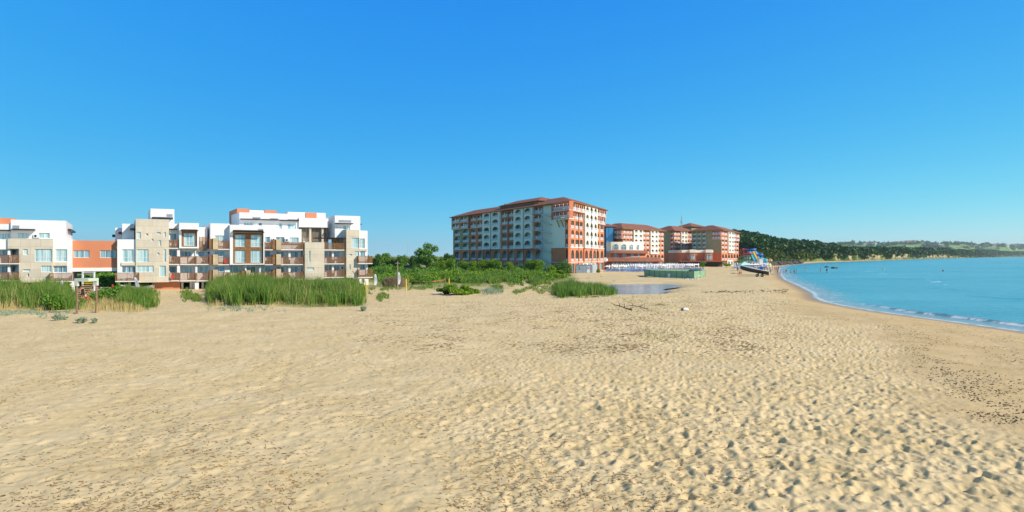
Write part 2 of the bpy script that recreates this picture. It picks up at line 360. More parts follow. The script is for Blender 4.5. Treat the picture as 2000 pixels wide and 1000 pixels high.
def sandmat():
    m = mat('sand', (.60, .465, .245), .95, .0, 1, spec=.15); t = m.node_tree; b = t.nodes['Principled BSDF']; L = t.links
    tc = t.nodes.new('ShaderNodeTexCoord')
    def noise(sc, det=5, ro=.6):
        n = t.nodes.new('ShaderNodeTexNoise'); n.inputs['Scale'].default_value = sc; n.inputs['Detail'].default_value = det; n.inputs['Roughness'].default_value = ro
        L.new(tc.outputs['Object'], n.inputs['Vector']); return n.outputs[0]
    def ramp(src, p0, c0, p1, c1):
        r = t.nodes.new('ShaderNodeValToRGB'); r.color_ramp.elements[0].position = p0; r.color_ramp.elements[1].position = p1
        r.color_ramp.elements[0].color = c0 + (1,); r.color_ramp.elements[1].color = c1 + (1,); L.new(src, r.inputs[0]); return r.outputs[0]
    def mix(f, a, c, bt='MIX'):
        x = t.nodes.new('ShaderNodeMix'); x.data_type = 'RGBA'; x.blend_type = bt
        if isinstance(f, float): x.inputs[0].default_value = f
        else: L.new(f, x.inputs[0])
        for k, v in ((6, a), (7, c)):
            if isinstance(v, tuple): x.inputs[k].default_value = v + (1,)
            else: L.new(v, x.inputs[k])
        return x.outputs[2]
    def attr(nm):
        a = t.nodes.new('ShaderNodeAttribute'); a.attribute_name = nm; return a.outputs['Fac']
    c = ramp(noise(.35, 4), .35, (.61, .485, .265), .65, (.69, .565, .34))
    c = mix(.6, c, ramp(noise(3.5, 8, .75), .32, (.80, .78, .76), .66, (1.06, 1.05, 1.02)), 'MULTIPLY')
    c = mix(1.0, c, ramp(noise(60, 2, .8), .30, (.86, .86, .86), .6, (1.03, 1.03, 1.03)), 'MULTIPLY')
    c = mix(1.0, c, ramp(noise(22, 3, .8), .27, (.62, .55, .48), .36, (1.0, 1.0, 1.0)), 'MULTIPLY')
    c = mix(attr('firm'), c, mix(1.0, c, (.93, .88, .82), 'MULTIPLY'))
    soil = ramp(noise(.8, 6), .35, (.10, .16, .03), .68, (.36, .34, .13))
    c = mix(attr('veg'), c, soil)
    wetc = mix(1.0, c, (.62, .55, .50), 'MULTIPLY')
    c = mix(attr('wet'), c, wetc); L.new(c, b.inputs['Base Color'])
    r = t.nodes.new('ShaderNodeMapRange'); r.inputs[3].default_value = .95; r.inputs[4].default_value = .35; L.new(attr('wet'), r.inputs[0]); L.new(r.outputs[0], b.inputs['Roughness'])
    n = noise(7, 8, .7); bp = t.nodes.new('ShaderNodeBump'); bp.inputs['Strength'].default_value = .55; bp.inputs['Distance'].default_value = .05
    L.new(n, bp.inputs['Height']); L.new(bp.outputs[0], b.inputs['Normal'])
    return m
ground.data.materials.append(sandmat())

# the sea
pxs2 = np.concatenate([np.arange(1350, 2060, 1.6), np.arange(2060, 3200, 20), np.arange(3200, 9000, 300)])
rows2 = np.concatenate([[1400, 1000, 850, 760, 700], np.arange(680, 660, -2), np.arange(660, 503, -.6), np.arange(503, 501, -.25), [500.9, 500.8, 500.7, 500.62]])
X2, Y2 = fan(pxs2, (CZ - SEA) * F / (rows2 - 500))
sd2 = -shore_dist(X2, Y2)
wv = fbm(X2 / 9, Y2 / 9, 81, 3) * 1.6
nearw = 1 - ss(120, 300, Y2)
ext = ss(50, 66, 130 - Y2)                             # the long breaking ridge lies along the near stretch
ridge = np.exp(-((sd2 - 3.0 - wv * 1.2) / .55) ** 2) * ext
sw2 = np.exp(-((sd2 - 21 - wv * 8) / 1.5) ** 2) * .3 * nearw
Z2 = SEA + ridge * .24 * nearw + sw2 * .3 * (0.4 + fbm(X2 / 6, Y2 / 30, 12, 2)) + (fbm(X2 / 3, Y2 / 1.5, 83, 3) - .5) * .10 * nearw * ss(1, 8, sd2)
sea = npmesh('sea_water', np.stack([X2.ravel(), Y2.ravel(), Z2.ravel()], 1), grid_faces(*X2.shape), None, smooth=True, mats=[])
tagp(sea, kind='structure')
fr_ = fbm(X2 / .8, Y2 / .8, 91, 4); fr2 = fbm(X2 / 5, Y2 / 5, 95, 2)
foam = np.exp(-((sd2 - .25) / .3) ** 2) * ss(.25, .5, fr_) * .8 + ext * np.exp(-((sd2 - 2.45 - wv * 1.2) / .3) ** 2) * ss(.36, .56, fr_) + ext * np.exp(-((sd2 - 3.9 - wv * 1.2) / .55) ** 2) * ss(.54, .64, fr_) * .7
foam += (1 - ext) * (1 - ss(1.5, 7, sd2)) * ss(.58, .7, fr_) * .3 + (1 - ext) * np.exp(-((sd2 - 26 - wv * 10) / 1.0) ** 2) * ss(.55, .65, fr2) * ss(.4, .5, fr_) * nearw * .9
foam *= ss(-.5, 0, sd2) * (1 - ss(300, 420, Y2))
shal = 1 - ss(0, 6, sd2)
for nm, arr in (('foam', np.clip(foam, 0, 1)), ('shallow', shal), ('ridge', ridge)):
    at = sea.data.attributes.new(nm, 'FLOAT', 'POINT'); at.data.foreach_set('value', arr.ravel().astype(np.float32))
def watermat():
    m = bpy.data.materials.new('sea'); m.use_nodes = True; t = m.node_tree; b = t.nodes['Principled BSDF']; L = t.links
    b.inputs['Roughness'].default_value = .22; b.inputs['IOR'].default_value = 1.33
    tc = t.nodes.new('ShaderNodeTexCoord')
    def noise(scv, det, sc=1.0):
        mp = t.nodes.new('ShaderNodeMapping'); mp.inputs['Scale'].default_value = scv; L.new(tc.outputs['Object'], mp.inputs[0])
        n = t.nodes.new('ShaderNodeTexNoise'); n.inputs['Scale'].default_value = sc; n.inputs['Detail'].default_value = det; L.new(mp.outputs[0], n.inputs['Vector']); return n.outputs[0]
    cr = t.nodes.new('ShaderNodeValToRGB'); cr.color_ramp.elements[0].position = .35; cr.color_ramp.elements[1].position = .65
    cr.color_ramp.elements[0].color = (.045, .29, .35, 1); cr.color_ramp.elements[1].color = (.085, .37, .42, 1)
    L.new(noise((.02, .06, 1), 4), cr.inputs[0])
    def attr(nm):
        a = t.nodes.new('ShaderNodeAttribute'); a.attribute_name = nm; return a.outputs['Fac']
    def mix(f, a, c):
        x = t.nodes.new('ShaderNodeMix'); x.data_type = 'RGBA'; L.new(f, x.inputs[0])
        if isinstance(a, tuple): x.inputs[6].default_value = a
        else: L.new(a, x.inputs[6])
        x.inputs[7].default_value = c; return x.outputs[2]
    c = mix(attr('shallow'), cr.outputs[0], (.30, .36, .34, 1))
    c = mix(attr('ridge'), c, (.10, .21, .20, 1))
    c = mix(attr('foam'), c, (.85, .87, .88, 1)); L.new(c, b.inputs['Base Color'])
    bp = t.nodes.new('ShaderNodeBump'); bp.inputs['Strength'].default_value = .7; bp.inputs['Distance'].default_value = .30
    ad = t.nodes.new('ShaderNodeMath'); L.new(noise((.9, 1.8, 1), 6), ad.inputs[0]); L.new(noise((.12, .3, 1), 3), ad.inputs[1])
    L.new(ad.outputs[0], bp.inputs['Height']); L.new(bp.outputs[0], b.inputs['Normal'])
    return m
sea.data.materials.append(watermat())
# pond at the mouth of the stream
mb = MB(); c0 = pond.mean(0)
mb.poly([(c0[0] + (p[0] - c0[0]) * 1.12, c0[1] + (p[1] - c0[1]) * 1.12, -.36) for p in pond])
pm = mat('still_water', (.30, .29, .25), .2, .25, .08, .12, 1.5, spec=.5)
tagp(mb.build('stream_water', pm), kind='structure')

# ------------------------------------------------------------------ apartment complex (left)
class Frame:
    """a facade plane: origin A, direction u along it, w into the building"""
    def __init__(s, A, u, w):
        s.A = np.array(A[:2], float); s.u = np.array(u, float) / np.hypot(*u); s.w = np.array(w, float) / np.hypot(*w)
    def t(s, px, off=0.0):
        q = s.A + off * s.w; r = (px - 1000) / F
        t = (r * q[1] - q[0]) / (s.u[0] - r * s.u[1]); return t, q[1] + t * s.u[1]
    def z(s, px, py, off=0.0): return zat(py, s.t(px, off)[1])
    def pt(s, t, off, z): p = s.A + t * s.u + off * s.w; return (p[0], p[1], z)
    def box(s, mb, t0, z0, t1, z1, o0, o1, m=0):
        if t1 < t0: t0, t1 = t1, t0
        mb.hexa([s.pt(t0, o0, z0), s.pt(t1, o0, z0), s.pt(t1, o1, z0), s.pt(t0, o1, z0), s.pt(t0, o0, z1), s.pt(t1, o0, z1), s.pt(t1, o1, z1), s.pt(t0, o1, z1)], m)
    def rect(s, x0, y0, x1, y1, off=0.0):
        xm = (x0 + x1) / 2; return s.t(x0, off)[0], s.z(xm, y1, off), s.t(x1, off)[0], s.z(xm, y0, off)
fa = Frame(PD(130, 94), (2.1, 1), (-.7, 1))

def holed(fr, mb, r, holes, o0, o1, rec=.22, m=0):
    """box whose front has real openings: cells around the holes, reveals, plus sides and back"""
    t0, z0, t1, z1 = r
    ts = sorted({t0, t1} | {min(max(h[k], t0), t1) for h in holes for k in (0, 2)})
    zs = sorted({z0, z1} | {min(max(h[k], z0), z1) for h in holes for k in (1, 3)})
    for a, b in zip(ts, ts[1:]):
        for c, d in zip(zs, zs[1:]):
            cx, cz = (a + b) / 2, (c + d) / 2
            if any(h[0] < cx < h[2] and h[1] < cz < h[3] for h in holes): continue
            mb.poly([fr.pt(a, o0, c), fr.pt(b, o0, c), fr.pt(b, o0, d), fr.pt(a, o0, d)], m)
    for a, c, b, d in holes:
        e = o0 + rec
        mb.poly([fr.pt(a, o0, c), fr.pt(a, e, c), fr.pt(b, e, c), fr.pt(b, o0, c)], m)
        mb.poly([fr.pt(a, o0, d), fr.pt(b, o0, d), fr.pt(b, e, d), fr.pt(a, e, d)], m)
        mb.poly([fr.pt(a, o0, c), fr.pt(a, o0, d), fr.pt(a, e, d), fr.pt(a, e, c)], m)
        mb.poly([fr.pt(b, o0, c), fr.pt(b, e, c), fr.pt(b, e, d), fr.pt(b, o0, d)], m)
    p = fr.pt
    mb.poly([p(t0, o0, z0), p(t0, o0, z1), p(t0, o1, z1), p(t0, o1, z0)], m); mb.poly([p(t1, o0, z0), p(t1, o1, z0), p(t1, o1, z1), p(t1, o0, z1)], m)
    mb.poly([p(t0, o0, z1), p(t1, o0, z1), p(t1, o1, z1), p(t0, o1, z1)], m); mb.poly([p(t0, o0, z0), p(t0, o1, z0), p(t1, o1, z0), p(t1, o0, z0)], m)
    mb.poly([p(t0, o1, z0), p(t0, o1, z1), p(t1, o1, z1), p(t1, o1, z0)], m)

def window(fr, root, r, off, nm=2, hb=0.0, glass='glass', fm='frame'):
    t0, z0, t1, z1 = r; f = MB(); b = .07; o = off + .12
    fr.box(f, t0, z0, t1, z0 + b, o, o + .08); fr.box(f, t0, z1 - b, t1, z1, o, o + .08)
    for k in range(nm + 1):
        c = t0 + (t1 - t0) * k / nm; c = min(max(c, t0 + b / 2), t1 - b / 2); fr.box(f, c - b / 2, z0 + b, c + b / 2, z1 - b, o - .003, o + .083)
    if hb: zc = z0 + (z1 - z0) * hb; fr.box(f, t0 + b, zc - .03, t1 - b, zc + .03, o - .006, o + .07)
    w = f.build('window', M[fm], root)
    g = MB(); fr.box(g, t0, z0, t1, z1, o + .04, o + .06); g.build('pane', M[glass], w)
    return w
class Bld:
    def __init__(s, name, label, cat, loc, fr): s.fr = fr; s.root = thing(name, label, cat, loc)
    def wall(s, mt, x0, y0, x1, y1, o0=0.0, o1=10.0, wins=(), name='wall', rec=.22, zb=None, zt=None):
        r = list(s.fr.rect(x0, y0, x1, y1, o0))
        if zb is not None: r[1] = zb
        if zt is not None: r[3] = zt
        holes = []
        for q in wins:
            h = list(s.fr.rect(q[0], q[1], q[2], q[3], o0)); h = [max(h[0], r[0] + .03), max(h[1], r[1] + .03), min(h[2], r[2] - .03), min(h[3], r[3] - .03)]
            holes.append(h)
        mb = MB(); holed(s.fr, mb, r, holes, o0, o1, rec); mb.build(name, M[mt], s.root)
        for q, h in zip(wins, holes):
            if len(q) > 6 and q[6] is None: continue
            window(s.fr, s.root, h, o0, q[4] if len(q) > 4 else 2, q[5] if len(q) > 5 else 0, q[6] if len(q) > 6 else 'glass')
    def balcony(s, x0, y0, x1, y1, o=-.9, d=None, mt='rail', ends=(1, 1)):
        """slab with a slatted timber railing along its front and its ends"""
        fr = s.fr; d = d or (-o + .0); t0, z0, t1, z1 = fr.rect(x0, y0, x1, y1, o); oe = o + d
        b = MB(); fr.box(b, t0, z0 - .17, t1, z0 - .02, o - .02, oe + .1); sb = b.build('balcony', M['white'], s.root)
        g = MB(); fr.box(g, t0, z1 - .07, t1, z1, o, o + .08); fr.box(g, t0, z0 + .02, t1, z0 + .09, o + .01, o + .07)
        n = max(3, int((t1 - t0) / .145))
        for i in range(n):
            c = t0 + (t1 - t0) * (i + .5) / n; fr.box(g, c - .04, z0 + .09, c + .04, z1 - .07, o + .02, o + .055)
        n = max(2, int((t1 - t0) / 1.6))
        for i in range(n + 1):
            c = t0 + .05 + (t1 - t0 - .1) * i / n; fr.box(g, c - .05, z0, c + .05, z1 + .02, o - .01, o + .09)
        for e, tt in zip(ends, (t0, t1)):
            if not e: continue
            c0, c1 = (tt, tt + .06) if tt == t0 else (tt - .06, tt)
            fr.box(g, c0, z1 - .07, c1, z1 - .003, o + .09, oe); m = max(2, int((oe - o) / .15))
            for i in range(m): c = o + .1 + (oe - o - .15) * i / m; fr.box(g, c0 + .01, z0, c1 - .01, z1 - .07, c, c + .07)
        g.build('railing', M[mt], sb); return sb
    def canopy(s, x0, y, x1, o0=-1.3, o1=0.05, name='canopy', mt='dark'):
        fr = s.fr; xm = (x0 + x1) / 2; t0 = fr.t(x0, o0)[0]; t1 = fr.t(x1, o0)[0]; z = fr.z(xm, y, o0); b = MB()
        fr.box(b, t0, z - .10, t1, z + .02, o0, o0 + .1); fr.box(b, t0, z - .10, t1, z + .02, o1 - .1, o1)
        n = max(4, int((t1 - t0) / .28))
        for i in range(n + 1): c = t0 + (t1 - t0 - .07) * i / n; fr.box(b, c, z - .13, c + .07, z + .06, o0 - .08, o1)
        b.build(name, M[mt], s.root)
    def box(s, name, mt, x0, y0, x1, y1, o0, o1, zb=None, zt=None):
        r = list(s.fr.rect(x0, y0, x1, y1, o0))
        if zb is not None: r[1] = zb
        if zt is not None: r[3] = zt
        b = MB(); s.fr.box(b, *r, o0, o1); return b.build(name, M[mt], s.root)
    def screen(s, x0, y0, x1, y1, o, mt='screen'):
        fr = s.fr; t0, z0, t1, z1 = fr.rect(x0, y0, x1, y1, o); b = MB()
        n = int((z1 - z0) / .16)
        for i in range(n): c = z0 + (z1 - z0) * i / n; fr.box(b, t0, c, t1, c + .09, o, o + .05)
        n = max(2, int((t1 - t0) / 1.5))
        for i in range(n + 1): c = t0 + (t1 - t0 - .1) * i / n; fr.box(b, c, z0, c + .1, z1, o + .05, o + .15)
        return b.build('slatted_screen', M[mt], s.root)
    def vent(s, x0, y0, x1, y1, o):
        fr = s.fr; t0, z0, t1, z1 = fr.rect(x0, y0, x1, y1, o); b = MB(); fr.box(b, t0, z0, t1, z1, o - .05, o + .01)
        for i in range(3): fr.box(b, t0, z0 + (z1 - z0) * (i + .5) / 3.5, t1, z0 + (z1 - z0) * (i + .5) / 3.5 + .05, o - .1, o - .05)
        b.build('awning_housing', M['metal'], s.root)
    def posts(s, xs, ytop, o, w=.35, mt='white', name='column', zb=-.3):
        for x in xs:
            t, D = s.fr.t(x, o); b = MB(); s.fr.box(b, t - w / 2, zb, t + w / 2, zat(ytop, D), o, o + w); b.build(name, M[mt], s.root)

a = Bld('apartment_building', 'white and taupe apartment block at the far left, joined to the orange bridge', 'building', PD(70, 94), fa)
W_ = a.wall
W_('orange', -70, 425, 28, 441, 3.2, 12, zb=10)
W_('white', -70, 437, 21, 470, 1.0, 14, [(-12, 456, 19, 467, 3)])
a.canopy(-30, 449, 20, -.3, 1.0)
W_('white', 21, 430, 129, 470, .6, 17, [(34, 455, 56, 465.5, 3), (75, 455, 97, 465.5, 2)])
a.canopy(22, 447.5, 67, -.9, .6); a.vent(25, 440, 38, 446, .6)
a.box('side_canopy', 'dark', 130, 447, 139, 450, 4, 17)
W_('white', -70, 467, 15, 487, 0, 2); W_('white', 104, 466.5, 141, 551, 0, 14, [(108, 487, 131, 511, 2, .38), (103, 520, 131, 532.5, 3, 0, 'glassd')])
W_('taupe', 15, 466, 104, 486, -.35, 10)
W_('taupe', 37, 486, 104, 551.5, -.352, 10, [(45, 486.5, 54, 498, 1), (68, 486.5, 101.5, 511.5, 3, .36), (45, 526, 58.5, 530.5, 1), (80, 519, 100.5, 531.5, 2), (53, 534.5, 57, 541, 1, 0, 'glassd')])
a.box('spandrel_panel', 'taupe', 98, 512, 131, 519, -.2, .05)
W_('white', -70, 486, 38, 551, 1.3, 10, [(-60, 487, -30, 499, 2), (-20, 487, 2, 500, 2), (5, 487, 17, 500, 2), (23, 486.5, 36, 500, 1, 0, 'glassd'), (-60, 519, -30, 532, 2), (-20, 519, 2, 532, 2), (3, 519, 17, 532, 2, 0, 'glassd'), (23, 518.5, 36, 532, 1, 0, 'glassd')])
a.box('pier', 'white', 15, 486, 20, 550, 0, 1.3)
a.balcony(-60, 498, 17, 514, -.5, 1.8); a.balcony(17, 498, 37.5, 514, -.55, 1.85)
a.balcony(-60, 532, 17, 547.5, -.5, 1.8); a.balcony(17, 532, 37.5, 547.5, -.55, 1.85)
a.balcony(97, 533, 144, 549, -1.1, 1.1)
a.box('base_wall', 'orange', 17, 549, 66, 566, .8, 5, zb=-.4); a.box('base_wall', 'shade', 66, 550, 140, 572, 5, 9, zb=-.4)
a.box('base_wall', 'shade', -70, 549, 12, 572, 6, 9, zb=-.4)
a.posts((101, 110, 137, 143), 550, 1, .4)
a.box('side_wall', 'grey', 141.6, 531, 144, 575, 2, 12, zb=-.4)

a = Bld('bridge_wing', 'terracotta orange bridge wing with two window bands spanning the open passage', 'building', PD(184, 96), fa)
a.wall('orange', 141.5, 470, 228, 523, 1.2, 11, [(143.5, 489, 175, 503.5, 3, 0, 'glassd'), (195.5, 489, 227, 503.5, 3, 0, 'glassd')], rec=.3)
a.box('beam', 'white', 141.5, 523, 228, 530, 1.1, 11)
a.box('soffit', 'shade', 141.5, 530, 228, 531.5, 1.5, 11)

a = Bld('apartment_building', 'stepped apartment block with tall taupe tower and small scattered windows, right of the bridge', 'building', PD(300, 100), fa)
W_ = a.wall
W_('white', 225, 445, 238, 480, 4.5, 12); a.box('side_canopy', 'dark', 219, 458, 228, 462, 5, 10)
W_('white', 238.5, 437, 261.5, 470, 2.5, 12); a.box('side_canopy', 'dark', 231, 453, 240, 457, 3, 8)
W_('white', 294, 408, 340.5, 440, 2.0, 12, [(297, 424, 338, 429, 1, 0, 'glassd')]); a.canopy(297, 425, 338, 1.0, 2.0); a.vent(326, 418, 337, 423, 2.0)
W_('taupe', 265, 428, 330, 551.5, -.3, 12, [(267, 453, 275, 466, 2), (267, 487, 290, 512, 2, .36), (267, 519, 300, 531.5, 4), (311, 519, 324, 540, 1), (320, 487, 324.3, 512, 1),
   (306, 453.5, 314, 457.5, 1, 0, 'glassd'), (320, 453.5, 324, 463.5, 1), (310, 469.5, 314.3, 480, 1), (285, 456, 289.5, 460.5, 1, 0, 'glassd'), (295.5, 466.5, 300, 471, 1, 0, 'glassd'), (306.5, 493.5, 311.5, 498, 1, 0, 'glassd')])
a.box('side_canopy', 'dark', 254, 446, 264, 449, .5, 5)
W_('white', 229, 467.5, 265, 551, .05, 12, [(238.5, 487, 261, 512, 2, .36), (238, 520, 265, 532.5, 3, 0, 'glassd')])
a.box('spandrel_panel', 'taupe', 237, 512.5, 264, 518.5, -.15, .1)
a.balcony(225, 532.5, 272, 548.5, -1.2, 1.2)
W_('white', 330, 437, 351, 551, 1.0, 12, [(331, 456, 345, 468.5, 1, 0, 'glassd'), (331, 488, 345, 501, 1, 0, 'glassd'), (331, 520, 345, 533, 1, 0, 'glassd')])
a.canopy(331, 447, 346, 0, 1)
for y0, y1 in ((468, 484), (500.5, 515.5), (532.5, 547.5)): a.balcony(330, y0, 350, y1, -.25, 1.25)
a.box('pier', 'white', 346, 484, 351.5, 550, -.1, 1.0)
W_('white', 350, 435.5, 388.5, 485, -.5, 10, [(354.5, 448, 385, 482, 1, 0, None)], rec=.5)
W_('rail', 354.7, 448.5, 384.8, 481.8, -.25, .1, [(359, 455.5, 381, 480, 2, .35)], name='timber_panel', rec=.1)
a.canopy(353.5, 449.5, 387.5, -1.3, -.45)
W_('white', 388.5, 444, 405, 551, 1.6, 12, [(389, 490, 396, 500, 1, 0, 'glassd')]); a.screen(389, 462, 404, 490, .7, 'rail')
W_('white', 350.5, 485.5, 411, 551, 1.3, 12, [(353, 491, 374, 501, 3, 0, 'glassd'), (377, 491, 381, 500.5, 1), (386, 491, 400, 501, 2, 0, 'glassd'), (353.5, 520, 375, 533, 2), (387, 520, 407.5, 533, 2, 0)])
for y0, y1 in ((500.5, 515.5), (532.5, 547.5)): a.balcony(351.5, y0, 382, y1, -.3, 1.6); a.balcony(383, y0, 412, y1, -.3, 1.6)
a.posts((384.5,), 549, 0, .6, zb=-.3)
a.box('pier', 'white', 381.5, 516, 385.5, 549, .1, 1.3)
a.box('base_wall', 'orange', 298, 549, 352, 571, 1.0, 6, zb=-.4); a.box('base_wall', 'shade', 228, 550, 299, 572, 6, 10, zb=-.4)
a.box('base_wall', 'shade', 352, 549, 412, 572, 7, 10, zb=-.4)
a.posts((232, 253, 356, 373, 378, 396), 550, 1.5, .35)

a = Bld('apartment_building', 'long stepped white apartment block with brown timber framed bay behind the reeds', 'building', PD(560, 106), fa)
W_ = a.wall
W_('orange', 463, 407.5, 487.5, 424, 6.5, 16, zb=12.4); W_('white', 486, 411, 524, 426, 6.8, 14, zb=12.4); W_('orange', 517, 410.5, 540.5, 426, 6.6, 12, zb=12.4)
W_('white', 562, 415, 636, 430, 7, 14, zb=12.3); W_('orange', 597, 415.5, 618.5, 430, 6.8, 14, zb=12.3)
W_('white', 467.5, 416.5, 584, 449, 3.6, 13, [(476, 434, 494, 440.5, 3), (505, 435, 512, 441, 1, 0, 'glassd'), (545, 436, 551, 447, 1), (561.5, 437, 578, 448, 2)])
a.canopy(471, 427.5, 509, 2.6, 3.6); a.canopy(512, 428.5, 545, 2.6, 3.6); a.canopy(548, 430, 584, 2.6, 3.6); a.vent(494, 424, 509, 427, 3.6); a.vent(528, 426, 543, 429, 3.6); a.vent(562, 428, 582, 431, 3.6)
W_('white', 411, 436.5, 449, 551, .5, 12, [(419, 460, 438, 471.5, 2), (419, 490.5, 439, 502.5, 2, 0, 'glassd'), (419, 520.5, 439, 533, 2, 0, 'glassd')])
W_('white', 449, 439.5, 516.5, 517, -.6, 10, [(455, 449.5, 514.5, 515, 1, 0, None)], rec=.5)
W_('rail', 455.3, 450, 514.2, 514.8, -.3, .0, [(459, 458, 479, 482, 2, .36), (490, 458.5, 510, 482.5, 2, .36), (459, 489, 479, 513, 2, .36), (490, 489, 510, 513, 2, .36)], name='timber_panel', rec=.1)
a.canopy(455, 452.5, 516.5, -1.6, -.55, mt='dark'); a.vent(505, 447, 514, 450, -.6)
W_('white', 516.5, 447, 589, 475, .8, 12, [(517.5, 462.5, 527.5, 474, 1, 0, 'glassd'), (538.5, 463, 555.5, 474, 2, 0, 'glassd'), (566, 464, 583, 474.5, 2)])
W_('white', 516.5, 475, 592, 551, 1.2, 12, [(518, 490.5, 528, 502, 1, 0, 'glassd'), (540, 491, 555.5, 502, 2, 0, 'glassd'), (568, 491.5, 582.5, 502.5, 2, 0, 'glassd'), (518, 520.5, 528, 532, 2), (540, 520.5, 555.5, 532, 2, 0, 'glassd'), (568, 520.5, 582.5, 532, 2, 0, 'glassd')])
W_('white', 449, 517, 516.5, 551, 1.2, 12, [(450.5, 520.5, 470, 533, 2), (480, 520.5, 499, 533, 2, 0, 'glassd'), (507, 520.5, 515, 532, 1)])
for x in (478.5, 506.5): a.box('pier', 'white', x, 517, x + 3, 550, .2, 1.2)
a.box('pier', 'white', 563.5, 487, 567.5, 550, .2, 1.2)
for i, (y0, y1) in enumerate(((470.5, 486), (502, 516), (532, 547.5))):
    a.balcony(426, y0, 447.5, y1, -.6, 1.1)
    a.box('timber_pier', 'timber', 416, y0 - 5, 426, y1 + 1, -.75, .5); a.box('side_panel', 'rail', 409, y0 - 4, 416.2, y1, -.5, .55)
for i, (y0, y1) in enumerate(((472.5, 487), (501.5, 516), (530.5, 545.5))):
    a.balcony(517, y0, 533, y1, -.5, 1.7); a.balcony(549, y0 + .5, 591.5, y1, -.5, 1.7)
    a.box('timber_pier', 'timber', 539.5, y0 - 5, 549, y1 + 1, -.7, .8); a.box('side_panel', 'rail', 533, y0 - 3.5, 539.7, y1, -.5, .8)
a.balcony(426, 532, 470, 547.5, -.55, 1.7); a.balcony(490, 532, 517, 547, -.5, 1.7)
a.box('timber_pier', 'timber', 480, 528, 489.5, 548, -.7, 1.0); a.box('side_panel', 'rail', 471.5, 529, 480.2, 547, -.5, .9)
a.box('base_wall', 'rail', 404, 548, 640, 575, 5, 9, zb=-.4); a.posts((416, 446, 478, 506, 530, 565), 548, 1, .4)

a = Bld('apartment_building', 'taupe and white end block with rooftop pergola, right end of the apartments', 'building', PD(660, 113), fa)
W_ = a.wall
W_('white', 584, 426, 641.5, 444, 3.2, 12); W_('white', 584, 444, 641.5, 490, 5.5, 12)
for x0, x1, m in ((584.5, 604, 'screen'), (608.5, 628, 'screen'), (631.5, 640.5, 'rail')): a.screen(x0, 443, x1, 471, 4.2, m)
for x in (604.3, 628.3): a.box('pier', 'taupe', x, 443, x + 3.8, 475, 3.6, 4.1)
W_('white', 654, 421.5, 703.5, 466, 1.8, 11, [(670, 441, 684, 449, 2)]); a.canopy(656.5, 436, 690, .8, 1.8); a.vent(662, 429.5, 686, 434, 1.8)
W_('taupe', 595.5, 473, 633.5, 547, -.6, 9, [(603, 490, 606.3, 512, 1), (600, 522.5, 613.5, 528, 1)])
W_('white', 633.5, 487, 676, 549, 1.2, 10, [(634, 492, 641, 501.5, 1, 0, 'glassd'), (643, 492, 650, 501, 2, 0, 'glassd'), (652, 492, 664, 502, 2, 0, 'glassd'), (634, 518.5, 641, 528.5, 1, 0, 'glassd'), (643, 518.5, 650, 528, 1, 0, 'glassd'), (652, 518.5, 664, 528.5, 2, 0, 'glassd')])
W_('white', 588, 475, 596, 549, 1.2, 9)
W_('taupe', 676.5, 448.5, 702, 543, -.6, 9, [(687, 464.5, 701.5, 485, 2, .36), (682, 496.5, 687.5, 499.5, 1, 0, 'glassd'), (682, 516.5, 685, 526.5, 1), (693, 490.5, 701, 500.5, 1), (696.5, 516, 699, 536, 1), (688, 529.5, 690.5, 534, 1)])
W_('white', 702, 450.5, 718, 543, -.1, 9, [(702.5, 466, 712.5, 485, 2, .36, 'glass'), (703.5, 491, 713, 501, 1, 0, 'glassd'), (703.5, 516, 713.5, 526.5, 1, 0, 'glassd')])
a.box('spandrel_panel', 'taupe', 702.2, 486, 717, 490, -.3, -.05)
for y0, y1 in ((474.5, 487.5), (501.5, 514.5), (528, 541)): a.balcony(633.5, y0, 672.5, y1, -.5, 1.7)
a.balcony(699.5, 500, 727.5, 514, -1.4, 1.4); a.balcony(700, 526.5, 728.5, 541, -1.4, 1.4)
a.canopy(622, 464.5, 676, -1.2, 2.5, 'pergola'); a.screen(651, 466, 672, 475, 1.5, 'rail'); a.posts((636, 655), 465, 0, .12, 'rail', 'pergola_post', zb=9.3)
a.box('pier', 'white', 648.5, 488, 652, 549, .2, 1.2)
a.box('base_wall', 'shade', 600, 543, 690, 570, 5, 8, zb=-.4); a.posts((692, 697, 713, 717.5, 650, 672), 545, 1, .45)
a.posts((704,), 545, 5, .45)
a.box('side_canopy', 'dark', 703.8, 437, 706.5, 439, 2, 6)

